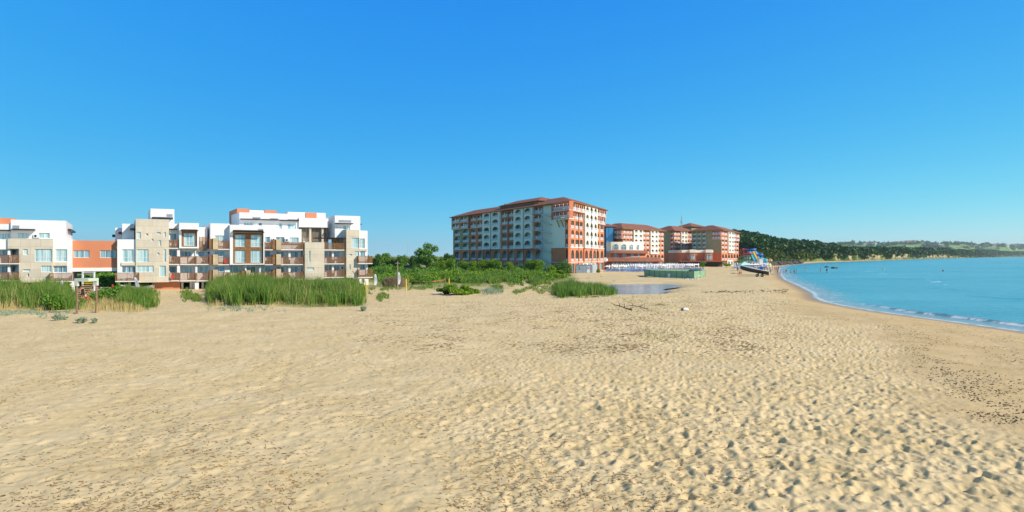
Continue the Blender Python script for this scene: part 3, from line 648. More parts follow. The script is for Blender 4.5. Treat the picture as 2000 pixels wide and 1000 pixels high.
# ------------------------------------------------------------------ the big hotels
def cell(fr, mb, t0, t1, z0, z1, o, kind, th=.35, m=0):
    """one bay of wall with a real opening in it"""
    w = t1 - t0; h = z1 - z0; ops = []
    if kind == 'arch': ops = [(t0 + w * .17, t1 - w * .17, z0 + .2, z1 - h * .14, 1)]
    elif kind == 'rect': ops = [(t0 + w * .15, t1 - w * .15, z0 + .2, z1 - h * .16, 0)]
    elif kind == 'twin': ops = [(t0 + w * .08, t0 + w * .46, z0 + .2, z1 - h * .14, 1), (t0 + w * .54, t1 - w * .08, z0 + .2, z1 - h * .14, 1)]
    elif kind == 'tall': ops = [(t0 + w * .16, t1 - w * .16, z0 + .5, z1 - h * .16, 1)]
    elif kind == 'slot': ops = [(t0 + w * .2, t1 - w * .2, z0 + .3, z1 - h * .12, 1)]
    elif kind == 'shop': ops = [(t0 + w * .12, t1 - w * .12, z0 + .1, z1 - .7, 0)]
    p = fr.pt; e = o + th; cur = t0
    if not ops: mb.poly([p(t0, o, z0), p(t1, o, z0), p(t1, o, z1), p(t0, o, z1)], m); return ops
    for a, b, c, d, ar in ops:
        mb.poly([p(cur, o, z0), p(a, o, z0), p(a, o, z1), p(cur, o, z1)], m)
        mb.poly([p(a, o, z0), p(b, o, z0), p(b, o, c), p(a, o, c)], m)
        r = min((b - a) / 2, (d - c) * .45) if ar else 0
        N = 6 if ar else 1
        xs = [a + (b - a) * (1 - math.cos(math.pi * k / N)) / 2 for k in range(N + 1)]
        zs = [d - r + r * math.sin(math.pi * k / N) for k in range(N + 1)] if ar else [d, d]
        for k in range(N):
            mb.poly([p(xs[k], o, zs[k]), p(xs[k + 1], o, zs[k + 1]), p(xs[k + 1], o, z1), p(xs[k], o, z1)], m)
            mb.poly([p(xs[k], o, zs[k]), p(xs[k], e, zs[k]), p(xs[k + 1], e, zs[k + 1]), p(xs[k + 1], o, zs[k + 1])], m)
        mb.poly([p(a, o, c), p(a, o, zs[0]), p(a, e, zs[0]), p(a, e, c)], m); mb.poly([p(b, o, c), p(b, e, c), p(b, e, zs[-1]), p(b, o, zs[-1])], m)
        mb.poly([p(a, o, c), p(a, e, c), p(b, e, c), p(b, o, c)], m); cur = b
    mb.poly([p(cur, o, z0), p(t1, o, z0), p(t1, o, z1), p(cur, o, z1)], m)
    return ops
LIM = {}
def hotel_face(root, fr, secs, levels, tag, rail_every=True, limit=100):
    """secs: (px0, px1, nbays, [(colour, kind, offset) per level from the ground up])"""
    walls = {}; extra_r = MB(); extra_w = MB(); LIM.setdefault(root.name, 0)
    inner = MB(); trim = MB()
    for si, (px0, px1, nb, spec) in enumerate(secs):
        t0 = fr.t(px0)[0]; t1 = fr.t(px1)[0]
        for li, (z0, z1) in enumerate(levels):
            col, kind, o = spec[li]
            run = sum(1 for q in range(1, li + 1) if spec[q][0] != spec[q - 1][0] or spec[q][2] != spec[q - 1][2]); wb = walls.setdefault((si, col, run), MB())
            if o < -.05:
                sl_ = MB(); fr.box(sl_, t0, z0 - .16, t1, z0 - .004, o - .04, .1); sl_.build('balcony_slab', M['bal'], root)
                for s_ in (t0, t1): wb.poly([fr.pt(s_, o, z0), fr.pt(s_, .2, z0), fr.pt(s_, .2, z1), fr.pt(s_, o, z1)])
            n = nb
            for k in range(n):
                a = t0 + (t1 - t0) * k / n; b = t0 + (t1 - t0) * (k + 1) / n
                ops = cell(fr, wb, a, b, z0, z1, o, kind)
                if kind in ('none', 'twin0'): continue
                if kind == 'shop':
                    g = MB(); fr.box(g, a + .3, z0 + .1, b - .3, z1 - .7, o + .4, o + .46); g.build('shop_window', M['glassd'], root); continue
                ta, tb = ops[0][0], ops[-1][1]; zc = z0 + .2; zt = max(q[3] for q in ops)
                LIM[root.name] += 1; solo = LIM[root.name] <= limit
                g = MB() if solo else extra_w
                d = o + 1.35
                fr.box(g, ta - .1, zc, tb + .1, zt - .3, d, d + .05, 1)
                for q in range(4): x = ta + (tb - ta) * q / 3; fr.box(g, x - .05, zc, x + .05, zt - .3, d - .05, d - .002, 0)
                fr.box(g, ta - .1, zt - .38, tb + .1, zt - .3, d - .05, d - .003, 0)
                if solo: g.build('window', [M['frame'], (M['glass'], M['glassd'], M['glassw'])[random.Random(k * 71 + li * 13 + int(px0)).randrange(3)]], root)
                g = MB() if solo else extra_r
                ro = o + .08; zr = zc + 1.0
                fr.box(g, ta, zr - .09, tb, zr, ro, ro + .09); fr.box(g, ta, zc + .02, tb, zc + .12, ro, ro + .09)
                m_ = max(4, int((tb - ta) / .22))
                for q in range(m_): x = ta + (tb - ta) * (q + .5) / m_; fr.box(g, x - .055, zc + .12, x + .055, zr - .09, ro + .01, ro + .07)
                if solo: g.build('balustrade', M['bal'], root)
                if kind == 'twin':
                    cl_ = MB(); fr.box(cl_, ops[0][1] - .02, z0 + .2, ops[1][0] + .02, ops[0][3] - .5, o - .05, o + .2); cl_.build('column', M['bal'], root)
            if kind != 'none' and abs(t1) > 2.2: fr.box(inner, t1 - .08, z0, t1 + .08, z1, .4, 1.6)
            for k in range(1, n if kind != 'none' else 1):
                a = t0 + (t1 - t0) * k / n
                if abs(a) > 2.2: fr.box(inner, a - .07, z0, a + .07, z1, o + .4, 1.6)
            if o < -.05: fr.box(inner, t0, z1 - .15, t1, z1 - .02, o + .36, .36)
    tA = min(fr.t(q[0])[0] for q in secs); tB = max(fr.t(q[1])[0] for q in secs)
    if abs(tA) < 1: tA = 2.2
    if abs(tB) < 1: tB = -2.2
    for li, (z0, z1) in enumerate(levels): fr.box(inner, tA, z0 + .02, tB, z0 + .18, .36, 1.7)
    for (si, c, _r), b in walls.items(): b.build('wall', M[c], root)
    inner.build('inner_wall', M['cream'], root)
    if extra_w.v: tagp(extra_w.build('windows', [M['frame'], M['glass']], root), kind='stuff'); tagp(extra_r.build('balustrades', M['bal'], root), kind='stuff')
def isect(p, d, q, e):
    cr = d[0] * e[1] - d[1] * e[0]; t = ((q[0] - p[0]) * e[1] - (q[1] - p[1]) * e[0]) / cr; return p + t * d
def hotel_shell(root, P0, P1, P2, ze, w=15, over=1.3, rise=3.6, zb=-.3, body='brown', cut=1.7):
    """P0 (far end of left face), P1 (corner), P2 (far end of right face): body prism and hipped tiled roof"""
    P0, P1, P2 = (np.array(q[:2], float) for q in (P0, P1, P2))
    d0 = (P1 - P0) / np.hypot(*(P1 - P0)); d1 = (P2 - P1) / np.hypot(*(P2 - P1))
    n0 = np.array([-d0[1], d0[0]]); n1 = np.array([-d1[1], d1[0]])
    def line(k, ex=0):
        a = P0 + n0 * k - d0 * ex; b = isect(P0 + n0 * k, d0, P1 + n1 * k, d1); c = P2 + n1 * k + d1 * ex; return [a, b, c]
    A = line(cut); B = line(w); m = MB()
    for zz0, zz1 in ((zb, ze),):
        for k in (0, 1):
            q = [A[k], A[k + 1], B[k + 1], B[k]]; m.hexa([(v[0], v[1], zz0) for v in q] + [(v[0], v[1], zz1) for v in q])
    m.build('body', M[body], root)
    A = line(0); B = line(cut + .05)
    for j, jn in ((0, 0), (2, 1)):
        m = MB()   # closing end walls of the loggias
        a, b = A[j], B[j]; dd = (d0 if j == 0 else -d1) * .3
        q = [a, b, b + dd, a + dd]; m.hexa([(v[0], v[1], zb) for v in q] + [(v[0], v[1], ze) for v in q])
        m.build('end_wall', M['olive' if body == 'brown' else body], root)
    E0 = line(-over, over); E1 = line(w / 2, -w / 2 + 0); E2 = line(w + over, over); r = MB(); z = ze; zr = ze + rise
    lo = [(v[0], v[1], z + .05) for v in E0]; mid = [(v[0], v[1], zr) for v in E1]; hi = [(v[0], v[1], z + .05) for v in E2]
    for k in (0, 1): r.poly([lo[k], lo[k + 1], mid[k + 1], mid[k]]); r.poly([mid[k], mid[k + 1], hi[k + 1], hi[k]])
    r.poly([lo[0], mid[0], hi[0]]); r.poly([lo[2], hi[2], mid[2]])
    rf = r.build('roof', M['roof'], root)
    e = MB()
    for k in (0, 1): q = [E0[k], E0[k + 1], E2[k + 1], E2[k]]; e.hexa([(v[0], v[1], z - .22) for v in q] + [(v[0], v[1], z + .045) for v in q])
    e.build('eaves', M['rail'], rf)
    return E1, zr

def pier(*a): return [a[0]] * a[1]
root = thing('hotel', 'large seven storey hotel with arcaded balconies in brick red and cream', 'hotel', PD(1114, 200))
Cc = np.array(PD(1114, 200)[:2]); dL = np.array([-.613, 1.0]); dR = np.array([.49, 1.0])
fL = Frame(Cc, -dL, (1.0, .613)); fR = Frame(Cc, dR, (-1.0, .49)); ZE = 25.3
PL = Cc + dL * 81.8; PR = Cc + dR * 36.8
E1, zr = hotel_shell(root, PL, Cc, PR, ZE, 16, 1.5, 3.4, body='cream')
LV = [(0, 3.8), (3.8, 9.1), (9.1, 12.5), (12.5, 15.85), (15.85, 19.2), (19.2, 22.3), (22.3, 25.25)]
g0 = ('brick', 'shop', 0)
def col(c, top='twin', base='brick', o=0, ot=0, k=('rect', 'arch', 'rect'), c2=None):
    return [g0, (base, 'tall', 0)] + [(c, kk, o) for kk in k] + [(c2 or c, top, ot), (c2 or c, top, ot)]
hotel_face(root, fL, [(885, 918, 2, [g0, ('brick', 'tall', 0)] + [('olive', 'arch', 0)] * 3 + [('brick', 'twin', -.9)] * 2),
    (918, 945, 2, col('brick', k=('rect', 'arch', 'rect'))), (945, 979, 2, col('cream', 'arch', o=-.8, ot=-.8, k=('arch', 'arch', 'arch'))), (979, 1006, 2, col('brick', k=('rect', 'rect', 'rect'))),
    (1006, 1043, 2, col('cream', 'arch', o=-.8, ot=-.8, k=('arch', 'arch', 'arch'))), (1043, 1061, 1, col('brick', 'twin', k=('rect', 'rect', 'rect'))),
    (1061, 1081, 1, [('cream', 'none', 0)] * 7), (1081, 1108, 1, [('brick', 'none', -1.0), ('brick', 'none', -1.0)] + [('cream', 'none', -1.0)] * 3 + [('brick', 'none', -1.0)] * 2),
    (1108, 1114.2, 1, [('brick', 'none', -.99), ('brick', 'slot', -.99), ('brick', 'slot', -.99), ('brick', 'slot', -.99), ('brick', 'slot', -.99), ('brick', 'none', -.99), ('brick', 'none', -.99)])], LV, 'L')
# the two overhanging arcaded rows at the corner
ov = MB(); fo = Frame(Cc + np.array([-1.0, -.613]) / 1.173 * 2.6, -dL, (1.0, .613)); tr2 = MB()
ta, tb = fo.t(1081)[0], fo.t(1112)[0]
for z0, z1 in LV[5:]:
    for k in range(4):
        a_ = ta + (tb - ta) * k / 4; b_ = ta + (tb - ta) * (k + 1) / 4; cell(fo, ov, a_, b_, z0, z1, 0, 'twin')
        g = MB(); fo.box(g, a_ + .1, z0 + 1.1, b_ - .1, z0 + 1.25, -.05, .1)
        for q in range(9): x = a_ + .2 + (b_ - a_ - .4) * q / 8; fo.box(g, x - .05, z0 + .2, x + .05, z0 + 1.1, -.03, .04)
        g.build('balustrade', M['bal'], root)
        fo.box(tr2, (a_ + b_) / 2 - .1, z0 + 1.2, (a_ + b_) / 2 + .1, z1 - .8, -.06, .2)
    fo.box(tr2, ta, z0 - .25, tb, z0 - .004, -.1, 2.0)
for s_ in (ta, tb): ov.poly([fo.pt(s_, 0, 19.2), fo.pt(s_, 1.8, 19.2), fo.pt(s_, 1.8, 25.25), fo.pt(s_, 0, 25.25)])
ov.build('wall', M['brick'], root); tr2.build('arcade_trim', M['bal'], root)
bk = MB()
for x in (1086, 1094, 1102): t_ = fo.t(x)[0]; bk.tube(fo.pt(t_, .3, 18.9), fo.pt(t_, 1.6, 16.4), .16)
bk.build('bracket', M['brown'], root)
hotel_face(root, fR, [(1114.2, 1139, 3, [('orange', 'shop', 0), ('orange', 'tall', 0), ('orange', 'rect', 0), ('orange', 'arch', 0), ('orange', 'rect', 0), ('orange', 'twin', 0), ('orange', 'twin', -.9)]),
    (1139, 1163, 3, [('cream', 'shop', 0), ('orange', 'tall', -.5)] + [('cream', 'arch', -.9)] * 5),
    (1163, 1180, 2, [('orange', 'shop', 0), ('orange', 'tall', 0), ('orange', 'rect', 0), ('orange', 'arch', 0), ('orange', 'rect', 0), ('orange', 'twin', -.5), ('orange', 'twin', -.9)])], LV, 'R')
b = MB()
for fr, xs in ((fL, (918, 945, 962, 993, 1026)), (fR, (1130, 1151, 1166.5))):
    for x in xs:
        t_ = fr.t(x)[0]; b.tube(fr.pt(t_, -1.0 if x in (962, 1026, 1151) else -.1, 0), fr.pt(t_, -1.0 if x in (962, 1026, 1151) else -.1, ZE), .09, n=5)
b.build('downpipe', M['dark'], root)
b = MB()
for z in (9.1, ):
    fL.box(b, fL.t(885)[0], z - .12, fL.t(1061)[0], z + .12, -.12, .02); fR.box(b, 0, z - .12, fR.t(1180)[0], z + .12, -.12, .02); fL.box(b, fL.t(1081)[0], z - .12, 0, z + .12, -1.12, -.98)
fR.box(b, 0, 3.7, fR.t(1180)[0], 3.9, -.12, .02); fL.box(b, fL.t(885)[0], 19.08, fL.t(945)[0], 19.3, -.14, .02)
b.build('cornice', M['bal'], root)
# outside escape stair, white, zigzag
b = MB(); ts0, ts1 = fL.t(1046)[0], fL.t(1083)[0]; tm = ts0 + (ts1 - ts0) * .42
for k, z in enumerate((22.3, 19.2, 15.85, 12.5, 9.1, 5.0)):
    fL.box(b, ts0, z - .2, tm, z, -2.4, -.9); fL.box(b, tm + 6, z - 1.7, ts1, z - 1.5, -2.4, -1.05)
    q = [fL.pt(tm, -2.4, z), fL.pt(tm, -1.6, z), fL.pt(tm + 6, -1.6, z - 1.5), fL.pt(tm + 6, -2.4, z - 1.5)]
    b.hexa([(x, y, zz - .3) for x, y, zz in q] + q)
    for dz in (.5, 1.0):
        b.tube(fL.pt(ts0, -2.4, z + dz), fL.pt(tm, -2.4, z + dz), .05, n=4); b.tube(fL.pt(tm, -2.4, z + dz), fL.pt(tm + 6, -2.4, z - 1.5 + dz), .05, n=4); b.tube(fL.pt(tm + 6, -2.4, z - 1.5 + dz), fL.pt(ts1, -2.4, z - 1.5 + dz), .05, n=4)
    for i in range(16): x = ts0 + (ts1 - ts0) * i / 15; zz = z if x < tm else (z - 1.5 if x > tm + 6 else z - 1.5 * (x - tm) / 6); b.tube(fL.pt(x, -2.4, zz), fL.pt(x, -2.4, zz + 1), .035, n=4, caps=False)
fL.box(b, tm + 1, 0, tm + 1.5, 22, -1.5, -1.1)
b.build('escape_stair', M['metal'], root)
# raised roof lantern and chimneys
def hip(root, cx, cy, ang, lx, ly, z0, h, rise, wallm='cream', name='roof_lantern', over=.8):
    u = np.array([math.cos(ang), math.sin(ang)]); v = np.array([-u[1], u[0]]); c = np.array([cx, cy])
    def q(a, b_, z): p = c + u * a + v * b_; return (p[0], p[1], z)
    b = MB(); b.hexa([q(-lx, -ly, z0), q(lx, -ly, z0), q(lx, ly, z0), q(-lx, ly, z0), q(-lx, -ly, z0 + h), q(lx, -ly, z0 + h), q(lx, ly, z0 + h), q(-lx, ly, z0 + h)]); o = b.build(name, M[wallm], root)
    b = MB(); k = over; zz = z0 + h - .1; ri = max(0, lx - ly)
    e = [q(-lx - k, -ly - k, zz), q(lx + k, -ly - k, zz), q(lx + k, ly + k, zz), q(-lx - k, ly + k, zz)]; r0, r1 = q(-ri, 0, zz + rise), q(ri + .01, 0, zz + rise)
    b.poly([e[0], e[1], r1, r0]); b.poly([e[2], e[3], r0, r1]); b.poly([e[1], e[2], r1]); b.poly([e[3], e[0], r0]); b.poly(e[::-1]); b.build('roof', M['roof'], o)
    return o
mid = Cc + dL * 33 + np.array([1, .613]) / 1.173 * 8
hip(root, mid[0], mid[1], math.atan2(dL[1], dL[0]), 15, 5.5, ZE + 1.0, 1.6, 2.2, 'brown')
b = MB()
for q in (.33, .6): p = Cc + dL * 81 * q + np.array([1, .613]) / 1.173 * 7; b.box(p[0] - .4, p[1] - .4, ZE + 1.5, p[0] + .4, p[1] + .4, ZE + 4.0)
b.build('roof_vent', M['dark'], root)
p = fR.pt(fR.t(1180)[0] + .4, -.4, 9.5 * 0 + 4.6)
b = MB(); b.tube((p[0], p[1], p[2] - .4), (p[0] - .3, p[1] - .5, p[2] + .1), 1.1, .95, 12); b.build('satellite_dish', M['bal'], root)

def small_hotel(label, pxc, D, zE, pxl, dl, pxr, dr, secL, secR, levels, w=14, body='brown', rise=3.4):
    root = thing('hotel', label, 'hotel', PD(pxc, D)); c = np.array(PD(pxc, D)[:2]); dl = np.array(dl, float); dr = np.array(dr, float)
    f1 = Frame(c, -dl, (-dl[1] * -1, -dl[0])); f1.w = np.array([dl[1], -dl[0]]) / np.hypot(*dl)
    f2 = Frame(c, dr, (-dr[1], dr[0]))
    def end(px, d): r = (px - 1000) / F; t = (r * c[1] - c[0]) / (d[0] - r * d[1]); return c + d * t
    p0 = end(pxl, dl); p2 = end(pxr, dr)
    hotel_shell(root, p0, c, p2, zE, w, 1.3, rise, body=body)
    if secL: hotel_face(root, f1, secL, levels, 'l')
    if secR: hotel_face(root, f2, secR, levels, 'r')
    return root, c, f1, f2
LV2 = [(0, 3.6), (3.6, 7.2), (7.2, 10.1), (10.1, 12.7), (12.7, 15.2), (15.2, 17.7), (17.7, 20.15)]
br = lambda o=0: [('brick', 'shop', o), ('brick', 'tall', o), ('brick', 'rect', o), ('brick', 'arch', o), ('brick', 'rect', o), ('brick', 'twin', o), ('brick', 'twin', o)]
og = lambda o=0: [('orange', k, o) for _, k, _ in br()]  # lit right faces; shaded left faces take darker brick, brown and olive
cr_ = lambda o=-.7: [('cream', 'shop', 0), ('orange', 'tall', 0)] + [('cream', 'arch', o)] * 5
root2, c2, f21, f22 = small_hotel('brick and cream hotel wing rising behind the low restaurant', 1216, 290, 20.2, 1165, (-.6, 1), 1297, (.98, 1),
    [(1191, 1201, 1, [('brown', 'none', 0)] * 7), (1201, 1216.2, 3, [('brown', 'none', 0)] * 5 + [('brick', 'twin', -.9)] * 2)],
    [(1216.2, 1236, 3, og()), (1236, 1254, 2, cr_()), (1254, 1269, 2, og()), (1269, 1284, 2, cr_()), (1284, 1297, 2, og())], LV2)
LV3 = [(0, 3.6), (3.6, 8.5), (8.5, 11.2), (11.2, 13.9), (13.9, 16.6), (16.6, 19.2), (19.2, 21.85)]
root3, c3, f31, f32 = small_hotel('narrow hotel wing with brown side wall between the two wider hotel wings', 1316, 350, 21.9, 1278, (-.6, 1), 1354, (.9, 1),
    [(1294, 1308, 1, [('brick', 'none', 0), ('brick', 'none', 0)] + [('olive', 'none', 0)] * 5), (1308, 1316.2, 1, [('brick', 'none', 0), ('brick', 'slot', 0)] + [('brick', 'slot', 0)] * 5)],
    [(1316.2, 1329, 2, og()), (1329, 1341, 2, cr_()), (1341, 1354, 2, og())], LV3, 12)
LV4 = [(0, 3.4), (3.4, 8.0), (8.0, 10.7), (10.7, 13.3), (13.3, 16.0), (16.0, 18.6), (18.6, 21.25)]
root4, c4, f41, f42 = small_hotel('farthest hotel wing with olive side wall and orange balconies, beside the wooded hill', 1409, 330, 21.3, 1351, (-.75, 1), 1443, (.62, 1),
    [(1352, 1380, 3, [('brick', 'shop', 0), ('brick', 'none', 0)] + [('olive', 'arch', 0)] * 5), (1380, 1392, 1, [('brick', 'none', 0)] * 2 + [('olive', 'none', 0)] * 5),
     (1392, 1409.2, 3, [('brick', 'none', 0), ('brick', 'none', 0)] + [('olive', 'none', 0)] * 3 + [('brick', 'twin', -.9)] * 2)],
    [(1409.2, 1421, 2, og()), (1421, 1432, 2, cr_()), (1432, 1443, 2, [('orange', k, -.5 if i > 4 else 0) for i, (_, k, _) in enumerate(br())])], LV4)
# tower roof behind, with lattice mast
root = thing('tower_block', 'square cream tower with pyramid tile roof and mast, behind the hotel wings', 'tower', PD(1348, 400))
q = PD(1349, 400); o = hip(root, q[0], q[1], .6, 7.5, 6.5, 0, 26.5, 3, 'olive', 'wall', 1.4)
m_ = PD(1331, 395); b = MB()
for i, (dx, dy) in enumerate(((-.5, -.4), (.5, -.4), (0, .5))): b.tube((m_[0] + dx, m_[1] + dy, 15), (m_[0] + dx * .3, m_[1] + dy * .3, 34), .12, n=4)
for k in range(12): z = 22 + k; b.tube((m_[0] - .4, m_[1] - .3, z), (m_[0] + .4, m_[1] - .3, z + 1), .06, n=4)
b.box(m_[0] - .5, m_[1] - .5, 29, m_[0] + .5, m_[1] + .5, 31); b.build('mast', M['metal'], root)
# blue glass tower
root = thing('glass_tower', 'dark stair tower with blue glass strip between the first two hotels', 'tower', PD(1186, 300))
q = PD(1186, 300); hip(root, q[0], q[1], .3, 4.4, 4.5, 0, 21.5, 1.8, 'shade', 'wall', 1)
b = MB(); q = PD(1190, 293); b.box(q[0] - 1.9, q[1] - 1, 3, q[0] + 1.9, q[1] + 4, 20.7); b.build('glass_front', M['glasst'], root)
# restaurant: curved drum over two tiled skirts
root = thing('restaurant', 'low restaurant with curved cream upper storey and two red tiled skirt roofs, behind the parasols', 'restaurant', PD(1230, 242))
def ring(x0, x1, D0, D1, n=10, bulge=0):
    """plan outline left to right bending away from the viewer at the right end"""
    out = []
    for i in range(n + 1):
        s = i / n; px = x0 + (x1 - x0) * s; out.append(PD(px, D0 + (D1 - D0) * s ** 3 - bulge * math.sin(math.pi * s))[:2])
    return out
def drum(pts, z0, z1, mt, name, back=14):
    m = MB(); bp = [(x, y + back) for x, y in pts]
    for a_, b_, c_, d_ in zip(pts, pts[1:], bp, bp[1:]): m.hexa([(a_[0], a_[1], z0), (b_[0], b_[1], z0), (d_[0], d_[1], z0), (c_[0], c_[1], z0), (a_[0], a_[1], z1), (b_[0], b_[1], z1), (d_[0], d_[1], z1), (c_[0], c_[1], z1)])
    return m.build(name, M[mt], root)
def skirt(pts, z0, z1, out=2.2, name='skirt_roof'):
    m = MB(); o2 = [(x + (x - PD(1230, 242)[0]) * .05, y - out) for x, y in pts]
    for a_, b_, c_, d_ in zip(pts, pts[1:], o2, o2[1:]):
        m.poly([(c_[0], c_[1], z0), (d_[0], d_[1], z0), (b_[0], b_[1], z1), (a_[0], a_[1], z1)]); m.poly([(c_[0], c_[1], z0 - .3), (d_[0], d_[1], z0 - .3), (d_[0], d_[1], z0 - .002), (c_[0], c_[1], z0 - .002)])
        m.poly([(c_[0], c_[1], z0 - .3), (a_[0], a_[1], z0 - .3), (b_[0], b_[1], z0 - .3), (d_[0], d_[1], z0 - .3)])
    return m.build(name, M['roof'], root)
up = ring(1193.5, 1257, 250, 262); md = ring(1193, 1262, 249, 262); lo = ring(1184, 1288, 243, 256)
drum(up, 8.4, 12.3, 'cream', 'upper_storey', 12); skirt(md, 7.4, 8.6, 2.0); drum(md, 4.8, 7.7, 'orange', 'middle_storey', 12); skirt(lo, 3.8, 5.4, 2.6); drum(lo, 0, 3.9, 'brown', 'lower_storey', 13)
def archwin(pts, px, z0, z1, wd):
    D = None
    for a_, b_ in zip(pts, pts[1:]):
        pa, pb = 1000 + a_[0] / a_[1] * F, 1000 + b_[0] / b_[1] * F
        if pa <= px <= pb: s = (px - pa) / (pb - pa); D = a_[1] + (b_[1] - a_[1]) * s; u = Vector((b_[0] - a_[0], b_[1] - a_[1], 0)).normalized()
    c = Vector(PD(px, D, 0)) + Vector((u.y, -u.x, 0)) * .06; m = MB(); g = MB(); r = wd / 2
    out = [(-r, z0), (r, z0)] + [(r * math.cos(math.pi * k / 8), z1 - r + r * math.sin(math.pi * k / 8)) for k in range(9)]
    g.poly([tuple(c + u * a_ + Vector((0, 0, zz))) for a_, zz in out])
    c2 = c + Vector((u.y, -u.x, 0)) * .04
    prev = None
    for a_, zz in out[2:]:
        p = c2 + u * a_ + Vector((0, 0, zz))
        if prev is not None: m.tube(prev, p, .1, n=4)
        prev = p
    for a_ in (-r, -r / 3, r / 3, r): m.tube(c2 + u * a_ + Vector((0, 0, z0)), c2 + u * a_ + Vector((0, 0, z1 - r * .6)), .08, n=4)
    m.tube(c2 + u * -r + Vector((0, 0, z1 - r)), c2 + u * r + Vector((0, 0, z1 - r)), .07, n=4)
    w_ = m.build('arched_window', M['frame'], root); g.build('pane', M['glassd'], w_)
for px in (1203, 1218.5, 1233, 1245.5): archwin(up, px, 8.9, 11.3, 2.2)
for px in (1203, 1219, 1234, 1246.5): archwin(md, px, 5.1, 7.1, 2.0)
b = MB()
for i in range(11): q = PD(1198 + i * 7.2, 242.6 + (i / 12) ** 3 * 9); b.box(q[0] - .65, q[1], .2, q[0] + .65, q[1] + .2, 3.1)
b.build('glazed_front', M['glass'], root)
# low podium between the far hotels
root = thing('podium_building', 'low brick podium with cream parapet and arched bays in front of the far hotels', 'building', PD(1360, 318))
b = MB(); q0, q1 = PD(1328, 322), PD(1392, 318); b.box(q0[0], 318, 0, q1[0], 345, 7.9); b.build('wall', M['brick'], root)
b = MB(); b.box(q0[0] - .2, 317.6, 7.9, q1[0] + .2, 345, 9.4)
for px in (1353, 1384): q = PD(px, 316); b.box(q[0] - 1.7, 315.5, 7.9, q[0] + 1.7, 318, 9.6)
b.build('parapet', M['cream'], root)
b = MB()
for px in (1353, 1384): q = PD(px, 316); b.box(q[0] - 1.6, 316, 3.4, q[0] + 1.6, 318, 7.9)
b.build('bay', M['orange'], root)
for px, dd in ((1344.5, 317.9), (1351, 315.9), (1355, 315.9), (1376.5, 317.9), (1382, 315.9), (1386.5, 315.9), (1389.5, 317.9)):
    q = PD(px, dd); b = MB(); b.box(q[0] - .45, dd - .06, 4, q[0] + .45, dd + .05, 6.6); b.tube((q[0], dd - .06, 6.6), (q[0], dd + .04, 6.6), .45, n=12); b.build('window', M['glass'], root)
b = MB(); b.box(q0[0] - 3, 312, 2.7, q1[0] + 6, 318, 3.3); b.build('terrace_roof', M['roof'], root)
b = MB(); b.box(q0[0] - 2, 316.5, 0, q1[0] + 5, 317.5, 2.7); b.build('ground_front', M['shade'], root)

# ------------------------------------------------------------------ hills, far coast
def interp(px, xs, ys): return np.interp(px, xs, ys)
def ridge_mesh(name, cols, prof, mt, nt_=26, dpx=5, noise=1.0, seed=0):
    """terrain strip. cols(px)->D0,width,height,cliff ; prof(t)->(dist fraction, height fraction, cliff flag)"""
    xs = np.arange(cols['x0'], cols['x1'], dpx); ts = np.linspace(0, 1, nt_)
    D0 = interp(xs, cols['px'], cols['D']); Wd = interp(xs, cols['px'], cols['w']); yr = interp(xs, cols['px'], cols['yr']); cl = interp(xs, cols['px'], cols['cl'])
    V = []; CL = []
    for t in ts:
        D = D0 + Wd * t; Dr = D0 + Wd * .6; H = CZ + (500 - yr) * Dr / F
        hc = np.clip(cl * (-.15 + 1.6 * vn(xs / 17.0, xs * 0 + 1, seed + 3) + .35 * (vn(xs / 5.0, xs * 0 + 4, seed + 4) - .5)), .6, H * .8)        # cliff height
        tt = t / .6
        k = np.where(tt < .12, tt / .12 * hc, hc + (H - hc) * np.sin(np.clip((tt - .12) / .88, 0, 1) * math.pi / 2)) if t < .6 else H * (1 - .35 * ss(.6, 1, np.array([t]))[0])
        k = k * np.ones_like(xs); x = (xs - 1000) / F * D
        k = k + (fbm(x / (40 * noise), D / (40 * noise), seed, 4) - .5) * np.minimum(H, 10 * noise) * ss(0, .2, np.array([t]))[0]
        V.append(np.stack([x, D + (fbm(x / 25, D / 25, seed + 9, 3) - .5) * 14 * noise, np.maximum(k, -.6 if t == 0 else .1)], 1)); CL.append(((tt > .0) & (tt < .2)) * ss(1, 3, hc))
    V[0][:, 2] = -.8
    V = np.concatenate(V); o = npmesh(name, V, grid_faces(len(ts), len(xs)), None, smooth=True, mats=[mt]); tagp(o, kind='structure')
    at = o.data.attributes.new('cliff', 'FLOAT', 'POINT'); at.data.foreach_set('value', np.concatenate(CL).astype(np.float32))
    return V.reshape(len(ts), len(xs), 3), xs, ts
